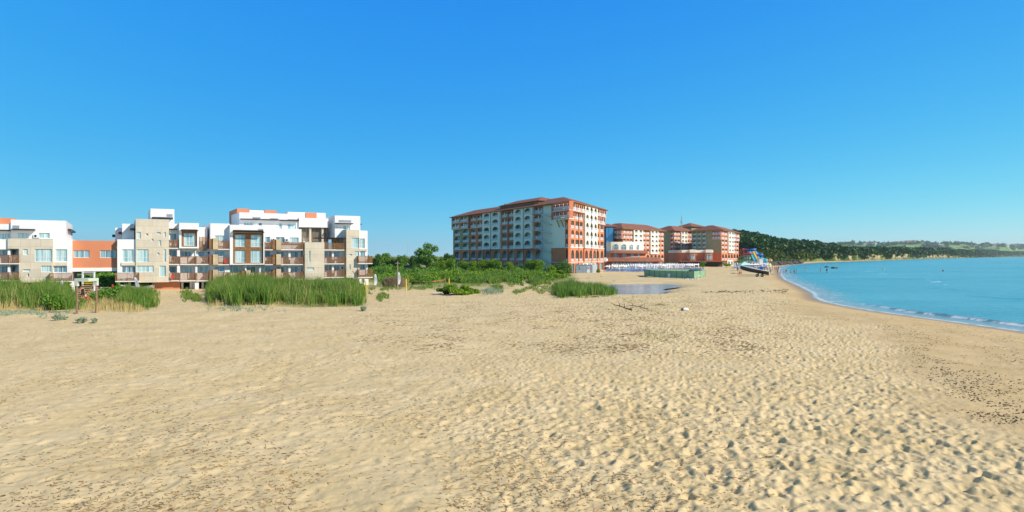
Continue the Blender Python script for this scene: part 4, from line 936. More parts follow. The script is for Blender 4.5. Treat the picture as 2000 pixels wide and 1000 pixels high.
def hillmat(name, g1, g2, cl, sc=.02):
    m = bpy.data.materials.new(name); m.use_nodes = True; t = m.node_tree; b = t.nodes['Principled BSDF']; L = t.links; b.inputs['Roughness'].default_value = .95; b.inputs['Specular IOR Level'].default_value = .1
    tc = t.nodes.new('ShaderNodeTexCoord')
    def ramp(sc, c1, c2, p0=.4, p1=.62, det=6):
        n = t.nodes.new('ShaderNodeTexNoise'); n.inputs['Scale'].default_value = sc; n.inputs['Detail'].default_value = det; L.new(tc.outputs['Object'], n.inputs['Vector'])
        r = t.nodes.new('ShaderNodeValToRGB'); r.color_ramp.elements[0].position = p0; r.color_ramp.elements[1].position = p1; r.color_ramp.elements[0].color = c1 + (1,); r.color_ramp.elements[1].color = c2 + (1,); L.new(n.outputs[0], r.inputs[0]); return r.outputs[0]
    a = t.nodes.new('ShaderNodeAttribute'); a.attribute_name = 'cliff'
    mu = t.nodes.new('ShaderNodeMath'); mu.operation = 'MULTIPLY'; L.new(a.outputs['Fac'], mu.inputs[0]); L.new(ramp(.035, (0, 0, 0), (1, 1, 1), .47, .56), mu.inputs[1])
    x = t.nodes.new('ShaderNodeMix'); x.data_type = 'RGBA'; L.new(mu.outputs[0], x.inputs[0]); L.new(ramp(sc, g1, g2), x.inputs[6]); L.new(ramp(.15, tuple(c * .6 for c in cl), cl, .35, .6), x.inputs[7]); L.new(x.outputs[2], b.inputs['Base Color'])
    return m
hm1 = hillmat('scrub_hillside', (.03, .07, .015), (.13, .17, .035), (.52, .41, .26))
hm2 = hillmat('far_fields', (.08, .20, .04), (.20, .34, .09), (.5, .42, .25), .004)
colsH = dict(x0=1405, x1=2500,
    px=[1405, 1440, 1480, 1500, 1520, 1560, 1600, 1650, 1700, 1740, 1800, 1850, 1900, 2000, 2200, 2500],
    D=[500, 500, 485, 500, 520, 560, 620, 700, 800, 950, 1230, 1560, 2200, 4300, 4600, 4800],
    w=[200, 200, 170, 160, 150, 150, 160, 170, 200, 200, 250, 300, 400, 500, 500, 500],
    yr=[468, 468, 474, 478, 484, 489, 490, 495, 495, 495, 494, 494, 493, 496, 496, 496],
    cl=[0, 0, 0, 2, 6, 9, 11, 10, 9, 10, 12, 7, 0, 0, 0, 0])
VH, xsH, tsH = ridge_mesh('wooded_headland', colsH, None, hm1, seed=5)
colsF = dict(x0=1380, x1=3200, px=[1380, 1520, 1560, 1600, 1640, 1700, 1760, 1800, 1850, 1900, 1960, 2000, 2100, 2300, 2700, 3200],
    D=[3600] * 9 + [3900, 4600, 5400, 5700, 6000, 6000, 6000], w=[1500] * 16,
    yr=[488, 481, 478, 476, 477.5, 475, 476, 475.5, 475.5, 477, 480, 479.5, 481, 484, 490, 494], cl=[0] * 16)
VF, xsF, tsF = ridge_mesh('far_hill', colsF, None, hm2, dpx=8, noise=3.0, seed=15)

# leaf clumps: arrays of randomly turned quads
def leafquads(cen, size, rg, flat=0.0, asp=1.0):
    n = len(cen); a = rg.normal(size=(n, 3)); a /= np.linalg.norm(a, axis=1)[:, None]; b = rg.normal(size=(n, 3)); b -= (b * a).sum(1)[:, None] * a; b /= np.linalg.norm(b, axis=1)[:, None]
    s = (size * rg.uniform(.6, 1.4, n))[:, None] if np.ndim(size) == 0 else (size * rg.uniform(.6, 1.4, n))[:, None]
    V = np.stack([cen - a * s * asp, cen + b * s * .6, cen + a * s * asp, cen - b * s * .6], 1).reshape(-1, 3)
    return V, np.arange(4 * n).reshape(n, 4)
def crownpts(n, rx, ry, rz, rg, lobes=9, fill=.55, lr=(.26, .5)):
    """points through an uneven crown made of overlapping clumps"""
    c = rg.normal(size=(lobes, 3)); c /= np.linalg.norm(c, axis=1)[:, None]; c *= rg.uniform(.35, 1.02 - lr[1] * .55, lobes)[:, None]
    r = rg.uniform(lr[0], lr[1], lobes); w = r ** 2 / (r ** 2).sum(); k = rg.choice(lobes, n, p=w)
    d = rg.normal(size=(n, 3)); d /= np.linalg.norm(d, axis=1)[:, None]
    p = c[k] + d * (r[k] * rg.uniform(fill, 1.05, n))[:, None]
    return p * np.array([rx, ry, rz])
# forest on the headland: one mass of many crowns
rgF = np.random.default_rng(11)
def forest(name, label, V3, n, trange, hgt, rad, mt, quads, leaf, xr=None, xs=None, seed=1, skipcliff=True, zoff=0.0):
    rg = np.random.default_rng(seed); nt_, nx, _ = V3.shape; C_ = []; S_ = []
    Dd = V3[0, :, 1]; pr = 1.0 / Dd ** .5; 
    if xr: pr = pr * ((xs >= xr[0]) & (xs <= xr[1]))
    pr = pr / pr.sum(); ix = rg.choice(nx, n, p=pr)
    for i in ix:
        t = rg.uniform(*trange) * (nt_ - 1); a = int(t); f = t - a; j = min(i, nx - 2); g = rg.uniform()
        p = (V3[a, j] * (1 - f) + V3[min(a + 1, nt_ - 1), j] * f) * (1 - g) + (V3[a, j + 1] * (1 - f) + V3[min(a + 1, nt_ - 1), j + 1] * f) * g
        sc = (1 + p[1] / 1400) * rg.uniform(.6, 1.25); q = crownpts(quads, rad * sc, rad * sc, hgt * .5 * sc ** .5, rg, 5)
        C_.append(q + p + np.array([0, 0, hgt * .42 * sc ** .5 + zoff])); S_.append(np.full(quads, leaf * sc))
    V, Fc = leafquads(np.concatenate(C_), np.concatenate(S_), rg)
    o = npmesh(name, V, Fc, mt); tagp(o, label, 'forest', kind='stuff'); return o
forest('forest', 'dark green woodland covering the headland behind the water slides', VH, 2500, (.17, .66), 9, 5.5, M['forest'], 46, 1.5, seed=21, xr=(1560, 2600), xs=xsH)
forest('forest', 'dark pine wood on the steep hill above the water slides', VH, 1500, (.26, .66), 9, 4.6, M['forest'], 60, 1.1, seed=22, xr=(1400, 1565), xs=xsH)
forest('scrub', 'lighter green bushes and scrub on the lower headland slope', VH, 900, (.02, .26), 2.6, 2.6, leafmat('scrub_leaf', [(.03, .07, .01), (.08, .14, .02), (.17, .2, .04)], scale=.05), 26, .8, seed=23, xr=(1430, 1585), xs=xsH)
forest('forest', 'distant tree belts scattered over the far farmland hill', VF, 700, (.05, .58), 5, 9, leafmat('far_leaf', [(.03, .10, .03), (.07, .17, .045)], scale=.01), 14, 4.5, seed=25, xs=xsF)

forest('scrub', 'sparse bushes clinging to the far cliffs', VH, 420, (.03, .2), 2.6, 2.6, M['forest'], 22, .9, seed=27, xr=(1585, 1950), xs=xsH)
# near trees
tree_n = [0]
def tree(label, loc, h, r, n, leaf, mt, seed, trunk_h=None, group=None, cat='tree', name='leafy_tree', rz=None, lobes=10, trunk_r=.16, limbs=4, cz=None, lr=(.26, .5)):
    rg = np.random.default_rng(seed); root = thing(name, label, cat, loc, group); th = trunk_h if trunk_h is not None else h * .3
    rz = rz or (h - th) / 2 * 1.05; cz = cz or (h - rz * .95)
    m = MB(); m.path([(0, 0, -.2), (.05, 0, th * .6), (.0, .08, th), (.1, 0, cz)], [trunk_r * 1.25, trunk_r, trunk_r * .8, trunk_r * .3], 7)
    for k in range(limbs):
        a = k * 2 * math.pi / limbs + rg.uniform(0, 1); m.path([(0, 0, th * .85), (math.cos(a) * r * .35, math.sin(a) * r * .35, th + rz * .5), (math.cos(a) * r * .7, math.sin(a) * r * .7, cz + rz * .2)], [trunk_r * .6, trunk_r * .35, trunk_r * .12], 5)
    m.build('trunk', M['trunk'], root, world=False)
    q = crownpts(n, r * 1.3, r * 1.3, rz * 1.2, rg, lobes, .45, lr) + np.array([0, 0, cz]); V, Fc = leafquads(q, leaf, rg)
    V[:, 2] = np.maximum(V[:, 2], .05); npmesh('crown', V, Fc, mt, root); return root
def G(px, D): x = (px - 1000) / F * D; return (x, D, gz(x, D))
tree('tall irregular poplar standing above the tree line left of the large hotel', G(835, 205), 9.6, 4.1, 5600, .25, M['leafA'], 3, 1.6, None, lobes=34, lr=(.12, .3), trunk_r=.25, limbs=6)
tl = [(742, 6.2, 2.6, 'A'), (757, 7.6, 3.4, 'A'), (729, 5.0, 2.4, 'C'), (787, 6.4, 2.5, 'A'), (800, 5.6, 2.4, 'C'), (812, 6.0, 2.6, 'A'), (772, 4.8, 2.4, 'C'), (862, 6.6, 3.2, 'A'), (878, 6.8, 3.0, 'C'), (718, 5.5, 2.6, 'C')]
lab = ['medium round crowned tree, second from the apartment block, in the distant row', 'broad dark-crowned tree, tallest of the row left of the poplar', 'small dark tree just right of the apartment block balconies',
       'narrow tree in the distant row, below the thin mast', 'dark low tree between narrow tree and poplar', 'bushy tree touching the left side of the poplar', 'low dark tree right of the broad dark-crowned tree',
       'wide tree growing against the right side of the poplar', 'dark tree at the left corner of the large hotel', 'dark tree half hidden behind the apartment end balconies']
for i, (px, h, r, k) in enumerate(tl): tree(lab[i], G(px, 222 + (i * 37 % 11)), h, r, 1900, .25, M['leaf' + k], 40 + i, .8, 'trees in the distant row', lobes=16, lr=(.18, .38))
rt = [(861, 4.2), (880, 4.5), (904, 4.3), (922, 4.7), (941, 4.4), (957, 4.7), (971, 4.3), (995, 4.0), (1030, 4.6), (1043, 4.4), (1052, 4.3)]
rl = ['leftmost clipped bright tree', 'second clipped bright tree from the left', 'clipped bright tree below the olive bays', 'clipped bright tree below the brick bays', 'tall clipped bright tree below the first cream bays', 'clipped bright tree right of the tall one',
      'clipped bright tree under the middle brick bays', 'small lone clipped tree between two gaps', 'dense clipped tree left of the escape stair', 'clipped tree beside the dense one', 'clipped tree closest to the escape stair']
for i, (px, h) in enumerate(rt): tree(rl[i] + ' in front of the large hotel', G(px, 190 + (i % 3)), h + .35, 1.75, 1700, .17, M['leafB'], 70 + i, .9, 'clipped trees in front of the large hotel', lobes=12, trunk_r=.1)
for i, (px, D, h, r, mt, lb) in enumerate([(1088, 172, 3.6, 2.4, 'leafA', 'wide bush at the foot of the escape stair'), (1099, 170, 4.0, 2.2, 'leafC', 'dark round bush between stair and grey cabin'), (1107, 174, 4.2, 2.0, 'leafA', 'tall bush left of the grey cabin'),
      (1078, 168, 3.0, 1.8, 'leafB', 'bright bush in front of the cream stair wall'), (1094, 163, 1.7, 1.6, 'leafB', 'low yellow-green shrub in front of the dark round bush'), (1168, 197, 1.6, .8, 'leafB', 'small shrub at the white end of the cabin'),
      (1309, 262, 2.6, 2.4, 'leafB', 'round green bush behind the parasols near the brown wall'), (1318, 262, 2.2, 1.8, 'leafB', 'smaller green bush beside the round one behind the parasols'), (1372, 285, 2.8, 2.0, 'leafA', 'bush behind parasols below the podium terrace'),
      (1419, 282, 2.6, 2.3, 'leafB', 'low hedge bush at foot of the farthest hotel'), (1449, 300, 4.2, 3.2, 'leafA', 'bush on the right of the farthest hotel'), (1457, 300, 3.2, 2.6, 'leafB', 'yellow-green bush by the swimming pool wall'),
      (1463, 292, 2.4, 1.5, 'leafC', 'small dark palm-like shrub by the pool wall'), (1470, 290, 2.2, 1.3, 'leafC', 'rightmost small dark shrub by the pool wall')]):
    tree(lb, G(px, D), h, r, 1100, .17, M[mt], 100 + i, .3, 'bushes around the hotels', 'bush', 'bush', lobes=8, trunk_r=.06)
# masses seen through the passage and behind the apartments
def mass(name, label, pts, quads, leaf, mt, seed, kind='stuff', cat='bushes'):
    rg = np.random.default_rng(seed); C_ = []
    for px, D, h, r in pts: C_.append(crownpts(quads, r, r, h * .55, rg, 7, .4) + np.array(G(px, D)) + np.array([0, 0, h * .45]))
    c = np.concatenate(C_); c[:, 2] = np.maximum(c[:, 2], .05); V, Fc = leafquads(c, leaf, rg); o = npmesh(name, V, Fc, M[mt]); tagp(o, label, cat, kind=kind)
rm = random.Random(5)
mass('forest', 'dark wooded rise seen through the passage under the bridge', [(rm.uniform(100, 400), rm.uniform(190, 260), rm.uniform(7, 12), rm.uniform(6, 10)) for _ in range(60)], 420, .8, 'forest', 31, cat='forest')
mass('bushes', 'green scrub in the field beyond the passage under the bridge', [(rm.uniform(140, 260), rm.uniform(108, 150), rm.uniform(1, 2.6), rm.uniform(1.5, 3)) for _ in range(50)], 160, .3, 'leafA', 32)
mass('scrub', 'belt of low green scrub in front of the distant tree row', [(rm.uniform(715, 1120), rm.uniform(178, 215), rm.uniform(1.4, 3.2), rm.uniform(2, 4.5)) for _ in range(90)], 260, .26, 'leafA', 33, cat='scrub')
mass('scrub', 'mottled bushes between reed bed and clipped trees', [(rm.uniform(850, 1110), rm.uniform(150, 180), rm.uniform(1.0, 2.2), rm.uniform(1.5, 3)) for _ in range(60)], 220, .22, 'leafB', 34, cat='scrub')
mass('scrub', 'dark rounded bushes dotted through the reed field', [(rm.uniform(725, 1090), rm.uniform(118, 165), rm.uniform(.9, 1.9), rm.uniform(1.0, 2.4)) for _ in range(60)], 260, .17, 'leafA', 35, cat='scrub')
mass('scrub', 'yellow-green bushes dotted through the reed field', [(rm.uniform(725, 1090), rm.uniform(125, 170), rm.uniform(.9, 1.7), rm.uniform(1.0, 2.2)) for _ in range(40)], 260, .17, 'leafB', 36, cat='scrub')

# reeds and grasses: tapering bent blades
def blades(name, label, cat, regs, n, h, w, mt, seed, bend=.5, hvar=.35, parent=None, kind='stuff', dens=None, world=True, plume=False):
    rg = np.random.default_rng(seed); px = []; py = []
    A = np.array([(r[1] - r[0]) * (r[3] - r[2]) for r in regs], float); k = rg.choice(len(regs), n, p=A / A.sum())
    rr = np.array([r[:4] for r in regs]); hh = np.array([r[4] if len(r) > 4 else 1.0 for r in regs])[k]
    px = rg.uniform(rr[k, 0], rr[k, 1]); py = rg.uniform(rr[k, 2], rr[k, 3]); py += (fbm(px / 12, px * 0, seed, 3) - .5) * 13
    keep = np.ones(n, bool)
    if dens: keep = fbm(px / dens, py / (dens * .4), seed + 5, 3) > .47
    if h > .5: e0 = np.minimum(px - rr[k, 0], rr[k, 1] - px) + (fbm(px / 5, py / 2, seed + 8, 3) - .5) * 26; keep &= rg.uniform(0, 1, n) < .06 + .94 * ss(-2, 16, e0); f0_ = (rr[k, 3] - py + (fbm(px / 9, px * 0, seed, 3) - .5) * 13) + (fbm(px / 5, px * 0 + 3, seed + 9, 3) - .5) * 9; keep &= rg.uniform(0, 1, n) < .25 + .75 * ss(0, 5, f0_)
    px, py, hh = px[keep], py[keep], hh[keep]; n = len(px)
    D = CZ * F / (py - 500); x = (px - 1000) / F * D; z = ground_base(x, D)
    ed_ = np.minimum(px - rr[k, 0][keep], rr[k, 1][keep] - px); H = h * hh * rg.uniform(1 - hvar, 1 + hvar * .5, n) * (.5 + .95 * fbm(x / 1.6, D / 1.6, seed + 2, 4)) * (.72 + .56 * fbm(x / 5, D / 9, seed + 6, 2)) * (.45 + .55 * ss(0, 30, ed_ + (fbm(px / 6, py / 3, seed, 2) - .5) * 30)); a = rg.uniform(0, 2 * math.pi, n); ww = w * rg.uniform(.6, 1.4, n)
    b0 = rg.uniform(.1, 1, n) * bend * H; dx = np.cos(a); dy = np.sin(a); fa_ = rg.uniform(0, math.pi, n); sx = np.cos(fa_) * ww / 2; sy = np.sin(fa_) * ww / 2
    L0 = np.stack([x, D, z - .05], 1); L1 = np.stack([x + dx * b0 * .35, D + dy * b0 * .35, z + H * .6], 1); L2 = np.stack([x + dx * b0, D + dy * b0, z + H], 1); s = np.stack([sx, sy, sx * 0], 1)
    V = np.stack([L0 - s, L0 + s, L1 + s * .85, L1 - s * .85, L2 + s * .12, L2 - s * .12], 1).reshape(-1, 3); i = np.arange(n)[:, None] * 6
    Fc = np.concatenate([i + np.array([0, 1, 2, 3]), i + np.array([3, 2, 4, 5])]); o = npmesh(name, V, Fc, M[mt]); return tagp(o, label, cat, kind=kind)
blades('reeds', 'tall green reed bed at the far left in front of the apartments', 'reeds', [(-120, 152, 573, 601), (60, 150, 573, 606, 1.05), (-120, 60, 572, 590)], 19000, 2.1, .055, 'reed', 1)
blades('reeds', 'low green reeds by the timber frame posts', 'reeds', [(150, 172, 592, 606, .6), (180, 196, 588, 600, .6)], 1500, 1.6, .06, 'reed', 2)
blades('reeds', 'green reed bed between the timber frame and sandy path', 'reeds', [(222, 313, 578, 603), (222, 300, 574, 600, .9)], 9000, 1.5, .052, 'reed', 3)
blades('reeds', 'large bright reed bed in front of the long white apartment block', 'reeds', [(402, 560, 566, 596, 1.08), (400, 716, 562, 588), (405, 715, 575, 596, .95), (425, 545, 560, 576, 1.3)], 40000, 2.15, .052, 'reed', 4)
blades('dead_stems', 'pale dead stems and plumes standing out of the large reed bed', 'reeds', [(405, 712, 563, 594, 1.08)], 1500, 2.2, .035, 'dry', 41, bend=.25)
blades('dead_stems', 'pale dead stems standing out of the left reed beds', 'reeds', [(-60, 150, 573, 603), (225, 310, 574, 600, .8)], 900, 2.0, .035, 'dry', 42, bend=.25)
blades('dry_grass', 'pale dry grass fringe at the front of the left reed bed', 'grass', [(-120, 50, 596, 610), (55, 105, 600, 609, .8), (150, 285, 592, 611), (186, 280, 590, 606, 1.0)], 4300, .95, .035, 'dry', 5, bend=.5)
blades('dry_grass', 'pale dry grass in front of the large reed bed', 'grass', [(398, 480, 590, 601), (520, 560, 594, 601, .7), (400, 700, 588, 598, .5), (300, 320, 598, 602, .3)], 3600, .8, .035, 'dry', 6, bend=.3)
blades('ground_cover', 'silvery green ground cover creeping over the sand in front of the reeds', 'ground cover', [(-100, 90, 608, 621), (90, 150, 614, 622), (405, 500, 598, 607), (500, 560, 600, 606)], 4200, .22, .05, 'silver', 7, bend=1.2, dens=14)
blades('weeds', 'brownish weeds on the slope right of the sandy path', 'weeds', [(345, 376, 570, 577), (352, 395, 578, 590, .8)], 2600, .75, .05, 'reed2', 8, bend=.8)
blades('reeds', 'wide green reed field stretching towards the hotels', 'reeds', [(718, 1085, 531, 546, 1.0), (880, 1095, 540, 554, .8), (1000, 1085, 545, 558, .7)], 50000, 1.5, .11, 'reed', 9, dens=26)
blades('reeds', 'darker green sedge among the wide reed field', 'reeds', [(715, 1090, 530, 550, 1.0), (740, 860, 548, 556, .6)], 22000, 1.1, .12, 'leafA', 29, dens=18)
blades('grass', 'low rough grass around the volleyball posts', 'grass', [(735, 900, 548, 566, .7), (900, 1075, 556, 572, .8), (1060, 1110, 536, 548, 1), (720, 760, 562, 586, 1)], 15000, .45, .07, 'reed2', 10, bend=.8, dens=22)
blades('reeds', 'dense fresh green reed clump at the edge of the pond', 'reeds', [(1075, 1206, 560, 577), (1082, 1150, 568, 582, .8)], 15000, 1.55, .06, 'reed', 11)
blades('grass', 'pale silvery grass patch right of the round green bush', 'grass', [(933, 984, 566, 577)], 2600, .6, .04, 'silver', 12, bend=.7)
blades('grass', 'sparse grass tufts along the dark drift line in the middle of the beach', 'grass', [(1150, 1360, 578, 612), (1240, 1330, 640, 668, .8), (1000, 1100, 572, 590, .8), (850, 960, 586, 598, .7), (740, 770, 572, 588, 1.6)], 2600, .16, .03, 'reed2', 13, bend=1.3, dens=9)
# bushes growing on the sand
def shrub(label, loc, r, h, n, leaf, mt, seed, group=None, name='shrub'):
    rg = np.random.default_rng(seed); root = thing(name, label, 'shrub', loc, group)
    q = crownpts(n, r, r, h * .62, rg, 9, .3) + np.array([0, 0, h * .42]); q[:, 2] = np.maximum(q[:, 2], .03); V, Fc = leafquads(q, leaf, rg, asp=1.3); npmesh('foliage', V, Fc, mt, root)
    m = MB()
    for k in range(5): a = k * 1.26 + .3; m.path([(0, 0, -.05), (math.cos(a) * r * .3, math.sin(a) * r * .3, h * .4), (math.cos(a) * r * .6, math.sin(a) * r * .6, h * .7)], [.04, .025, .01], 5)
    m.build('stem', M['trunk'], root, world=False); return root
for px, py, r, h, lb in ((869, 575, 1.5, 1.3, 'green sand bush on the left by the bleached branches'), (884, 577, 2.0, 1.6, 'largest rounded green bush, second from the left'), (902, 575, 1.9, 1.45, 'rounded green bush in the middle of the bush group'), (919, 573, 1.5, 1.2, 'green bush at the right end of the bush group')):
    shrub(lb, GP(px, py), r, h, 1900, .13, M['leafB'], px, 'green bushes on the open sand')
shrub('dark green bush right of the timber frame', GP(208, 588), 1.6, 2.1, 2600, .13, M['leafA'], 5); shrub('second dark green bush between frame and reeds', GP(222, 584), 1.5, 1.9, 2200, .13, M['leafA'], 6)
shrub('dark green bush at the right end of the left reed bed', GP(118, 604), 1.9, 2.3, 3000, .13, M['leafA'], 7)
shrub('small yellow-green cypress bush under the left balcony', GP(131, 574), .7, 2.2, 900, .12, M['leafB'], 8); shrub('small yellow-green bush under the balcony by the stone boat', GP(232, 573), .7, 1.8, 700, .12, M['leafB'], 9)
def holly(label, loc, r, n, seed):
    rg = np.random.default_rng(seed); root = thing('sea_holly', label, 'plant', loc, 'sea holly plants on the sand'); C_ = []; m = MB()
    for k in range(9):
        a = rg.uniform(0, 6.28); q = rg.uniform(.2, 1); tip = np.array([math.cos(a) * r * q, math.sin(a) * r * q, r * (1.15 - q * .5)]); m.tube((0, 0, -.02), tuple(tip), .012, .006, 5)
        C_.append(tip * rg.uniform(.35, 1.05, (n, 1)) + rg.normal(size=(n, 3)) * r * .13)
    c = np.concatenate(C_); c[:, 2] = np.maximum(c[:, 2], .02); V, Fc = leafquads(c, .055, rg, asp=1.2); npmesh('leaves', V, Fc, M['silver'], root); m.build('stem', M['reed2'], root, world=False)
holly('leftmost silvery sea holly plant in front of the reeds', GP(113, 626.5), .5, 55, 1); holly('silvery sea holly plant at the foot of the timber frame', GP(161, 630.5), .48, 55, 2); holly('small silvery sea holly plant right of the frame', GP(184, 630.5), .36, 45, 3)
holly('faint low sea holly beside the leftmost one', GP(126, 624), .3, 25, 4); holly('lone sea holly plant below the right end of the large reed bed', GP(710, 607.5), .45, 60, 5)

# ------------------------------------------------------------------ beach furniture and small things
def root_at(name, label, cat, px, py, group=None): p = GP(px, py); return thing(name, label, cat, p, group), Vector(p)
# timber frame
p0, p1 = Vector(GP(150, 613)), Vector(GP(188, 611)); H0 = 3.65
t = thing('timber_frame', 'tall timber goal-like frame with pale crossbar standing in the dry grass', 'frame', p0)
for p in (p0, p1):
    b = MB(); b.path([(p.x, p.y, p.z - .3), (p.x + .03, p.y, p.z + 1.5), (p.x, p.y, p.z + H0)], [.11, .10, .09], 9); b.build('post', M['post'], t)
b = MB(); b.box(p0.x - .16, p0.y - .12, p0.z + H0 - .32, p1.x + .16, p1.y + .12, p0.z + H0 - .02)
b.box(p0.x - .16, p0.y - .13, p0.z + H0 - .8, p0.x + .16, p0.y + .13, p0.z + H0 - .321); b.box(p1.x - .16, p1.y - .13, p1.z + H0 - .8, p1.x + .16, p1.y + .13, p1.z + H0 - .321)
b.build('crossbar', mat('faded_mint_paint', (.52, .60, .52), .7, .15, 3, streak=.2), t)
# climbing frame with steps
D = 82; q = lambda px, z: Vector(PD(px, D, z)); g = gz(*PD(172, D)[:2])
t = thing('climbing_frame', 'white play frame with yellow bar over wooden steps, seen through the timber frame', 'climbing frame', PD(172, D, g))
for px in (161.5, 184):
    b = MB(); p = q(px, g); b.box(p.x - .09, p.y - .09, g - .1, p.x + .09, p.y + .09, g + 3.75); b.build('upright', M['white'], t)
b = MB(); a_, c_ = q(161.5, 0), q(184, 0); b.box(a_.x, D - .06, g + 3.55, c_.x, D + .06, g + 3.68); b.build('top_bar', M['white'], t)
b = MB(); b.box(a_.x + .09, D - .05, g + 2.22, c_.x - .09, D + .05, g + 2.36); b.box(a_.x + .09, D - .05, g + 1.98, c_.x - .09, D + .05, g + 2.1); b.build('yellow_bar', M['yellow'], t)
b = MB()
for k in range(7): z = g + .12 + k * .26; y = D - 1.7 + k * .25; b.box(a_.x + .12, y - .13, z, c_.x - .12, y + .13, z + .09, 0); b.box(a_.x + .12, y + .09, z - .15, c_.x - .12, y + .13, z, 1)
for x in (a_.x + .08, c_.x - .16): b.tube((x + .04, D - 1.95, g), (x + .04, D - .1, g + 1.95), .07, n=4, m=1)
b.build('steps', [M['timber'], M['rail']], t)
t, p = root_at('barrier', 'red and white striped barrier pole beside the play frame', 'barrier', 206, 580); b = MB()
x0, x1 = PD(188, 84)[0], PD(221, 84)[0]
for k in range(8): xa = x0 + (x1 - x0) * k / 8; xb = x0 + (x1 - x0) * (k + 1) / 8; b.tube((xa, 84, 1.25), (xb, 84, 1.25), .06, n=8, m=k % 2)
for x in (x0 + .1, x1 - .1): b.box(x - .05, 83.95, 0, x + .05, 84.05, 1.2, 1)
b.tube((x1 - .1, 84, 1.2), (x1 - .1, 84, 1.75), .13, n=8, m=1); b.build('pole', [M['white'], M['red']], t)
# low wall
b = MB(); x0, x1 = PD(148, 97)[0], PD(226, 97)[0]; b.box(x0, 97, -.3, x1, 97.3, .35); tagp(b.build('low_wall', M['concrete']), 'low pale wall across the passage under the bridge', 'wall')
# old boat by the path
t = thing('rowing_boat', 'old grey rowing boat lying in the reeds under the balcony', 'boat', PD(268, 88)); b = MB(); n = 12
xa, xb = PD(234, 88)[0], PD(300, 88)[0]; pr = []
for k in range(n + 1):
    s = k / n; w = .85 * math.sin(math.pi * (.06 + .9 * s)) ** .6; z = 1.15 + .35 * (2 * s - 1) ** 2; x = xa + (xb - xa) * s
    pr.append([(x, 88 - w, z), (x, 88 - w * .75, z - .45), (x, 88, z - .62), (x, 88 + w * .75, z - .45), (x, 88 + w, z), (x, 88 + w * .85, z - .02), (x, 88, z - .45), (x, 88 - w * .85, z - .02)])
for a_, c_ in zip(pr, pr[1:]):
    for k in range(8): j = (k + 1) % 8; b.poly([a_[k], c_[k], c_[j], a_[j]])
b.poly(pr[0][::-1]); b.poly(pr[-1]); b.build('hull', M['concrete'], t)
b = MB()
for s in (.25, .5, .75): x = xa + (xb - xa) * s; b.box(x - .12, 87.4, 1.12, x + .12, 88.6, 1.17)
b.build('thwart', M['wood'], t)
# feather flags
def flag(px, py, h, lean, label, w=.55):
    p = Vector(GP(px, py)); t = thing('feather_flag', label, 'flag', p, 'white feather flags'); b = MB(); b.tube(p + Vector((0, 0, -.1)), p + Vector((lean, 0, h)), .03, .015, 6); b.box(p.x - .2, p.y - .2, p.z - .05, p.x + .2, p.y + .2, p.z + .12); b.build('pole', M['metal'], t)
    b = MB(); L = 9; pts = []
    for k in range(L + 1):
        s = k / L; c = p + Vector((lean * (.22 + .78 * s), 0, h * (.22 + .78 * s))); ww = w * (math.sin(math.pi * (.15 + .8 * s)) ** .5); pts.append((c, c + Vector((ww, .08 * math.sin(s * 7), 0))))
    for (a_, c_), (e, f) in zip(pts, pts[1:]): b.hexa([(v[0], v[1] - dy, v[2]) for dy in (0,) for v in (a_, c_)] + [(c_[0], c_[1] + .015, c_[2]), (a_[0], a_[1] + .015, a_[2])] + [tuple(e), tuple(f), (f[0], f[1] + .015, f[2]), (e[0], e[1] + .015, e[2])])
    b.build('banner', M['canvas'], t)
flag(269, 574, 2.6, -.55, 'leaning white feather flag stuck behind the old rowing boat'); flag(114, 576, 2.2, .4, 'white feather flag leaning over the far left reed bed')
flag(730.5, 563, 2.6, .1, 'white feather flag right of the apartment end block'); flag(776, 562, 2.9, .15, 'white feather flag behind the dry reed screen')
for px, py, h, lb in ((714.5, 576, 2.0, 'yellow post near the right end of the large reed bed'), (793, 570, 2.1, 'yellow volleyball post right of the dry reed screen'), (877, 566, 1.9, 'yellow volleyball post behind the round bushes')):
    p = GP(px, py); t = thing('yellow_post', lb, 'post', p, 'yellow court posts'); b = MB(); b.tube((p[0], p[1], p[2] - .1), (p[0], p[1], p[2] + h), .09, n=8); b.build('shaft', M['yellow'], t); b = MB(); b.tube((p[0], p[1], p[2] + h), (p[0], p[1], p[2] + h + .05), .10, .07, 8); b.build('cap', M['metal'], t)
a_, c_ = Vector(GP(797, 556)), Vector(GP(870, 553)); b = MB()
for k in range(10): s = k / 9; s2 = (k + 1) / 9
for k in range(9):
    s, s2 = k / 9, (k + 1) / 9; A_, B_ = a_.lerp(c_, s), a_.lerp(c_, s2); za = .75 - .35 * math.sin(s * math.pi); zb_ = .75 - .35 * math.sin(s2 * math.pi)
    b.hexa([(A_.x, A_.y, A_.z + za), (B_.x, B_.y, B_.z + zb_), (B_.x, B_.y + .02, B_.z + zb_), (A_.x, A_.y + .02, A_.z + za), (A_.x, A_.y, A_.z + za + .12), (B_.x, B_.y, B_.z + zb_ + .12), (B_.x, B_.y + .02, B_.z + zb_ + .12), (A_.x, A_.y + .02, A_.z + za + .12)])
t = thing('tape_barrier', 'orange tape strung low across the green behind the volleyball court', 'barrier', a_); b.build('tape', mat('orange_tape', (.6, .14, .05), .6), t)
for p in (a_, c_, ): b = MB(); b.tube(p + Vector((0, 0, -.1)), p + Vector((0, 0, 2.0 if p is a_ else 1.0)), .05, n=6); b.build('stake', mat('orange_stake', (.6, .25, .03), .6), t)
t, p = root_at('wooden_post', 'grey wooden post with lamp rising behind the dry reed screen', 'post', 776.5, 566); b = MB(); b.path([p + Vector((0, 0, -.2)), p + Vector((.03, 0, 2.5)), p + Vector((0, 0, 5.0))], [.11, .09, .07], 7); b.box(p.x - .35, p.y - .05, p.z + 4.6, p.x + .35, p.y + .05, p.z + 4.75); b.build('shaft', M['wood'], t)
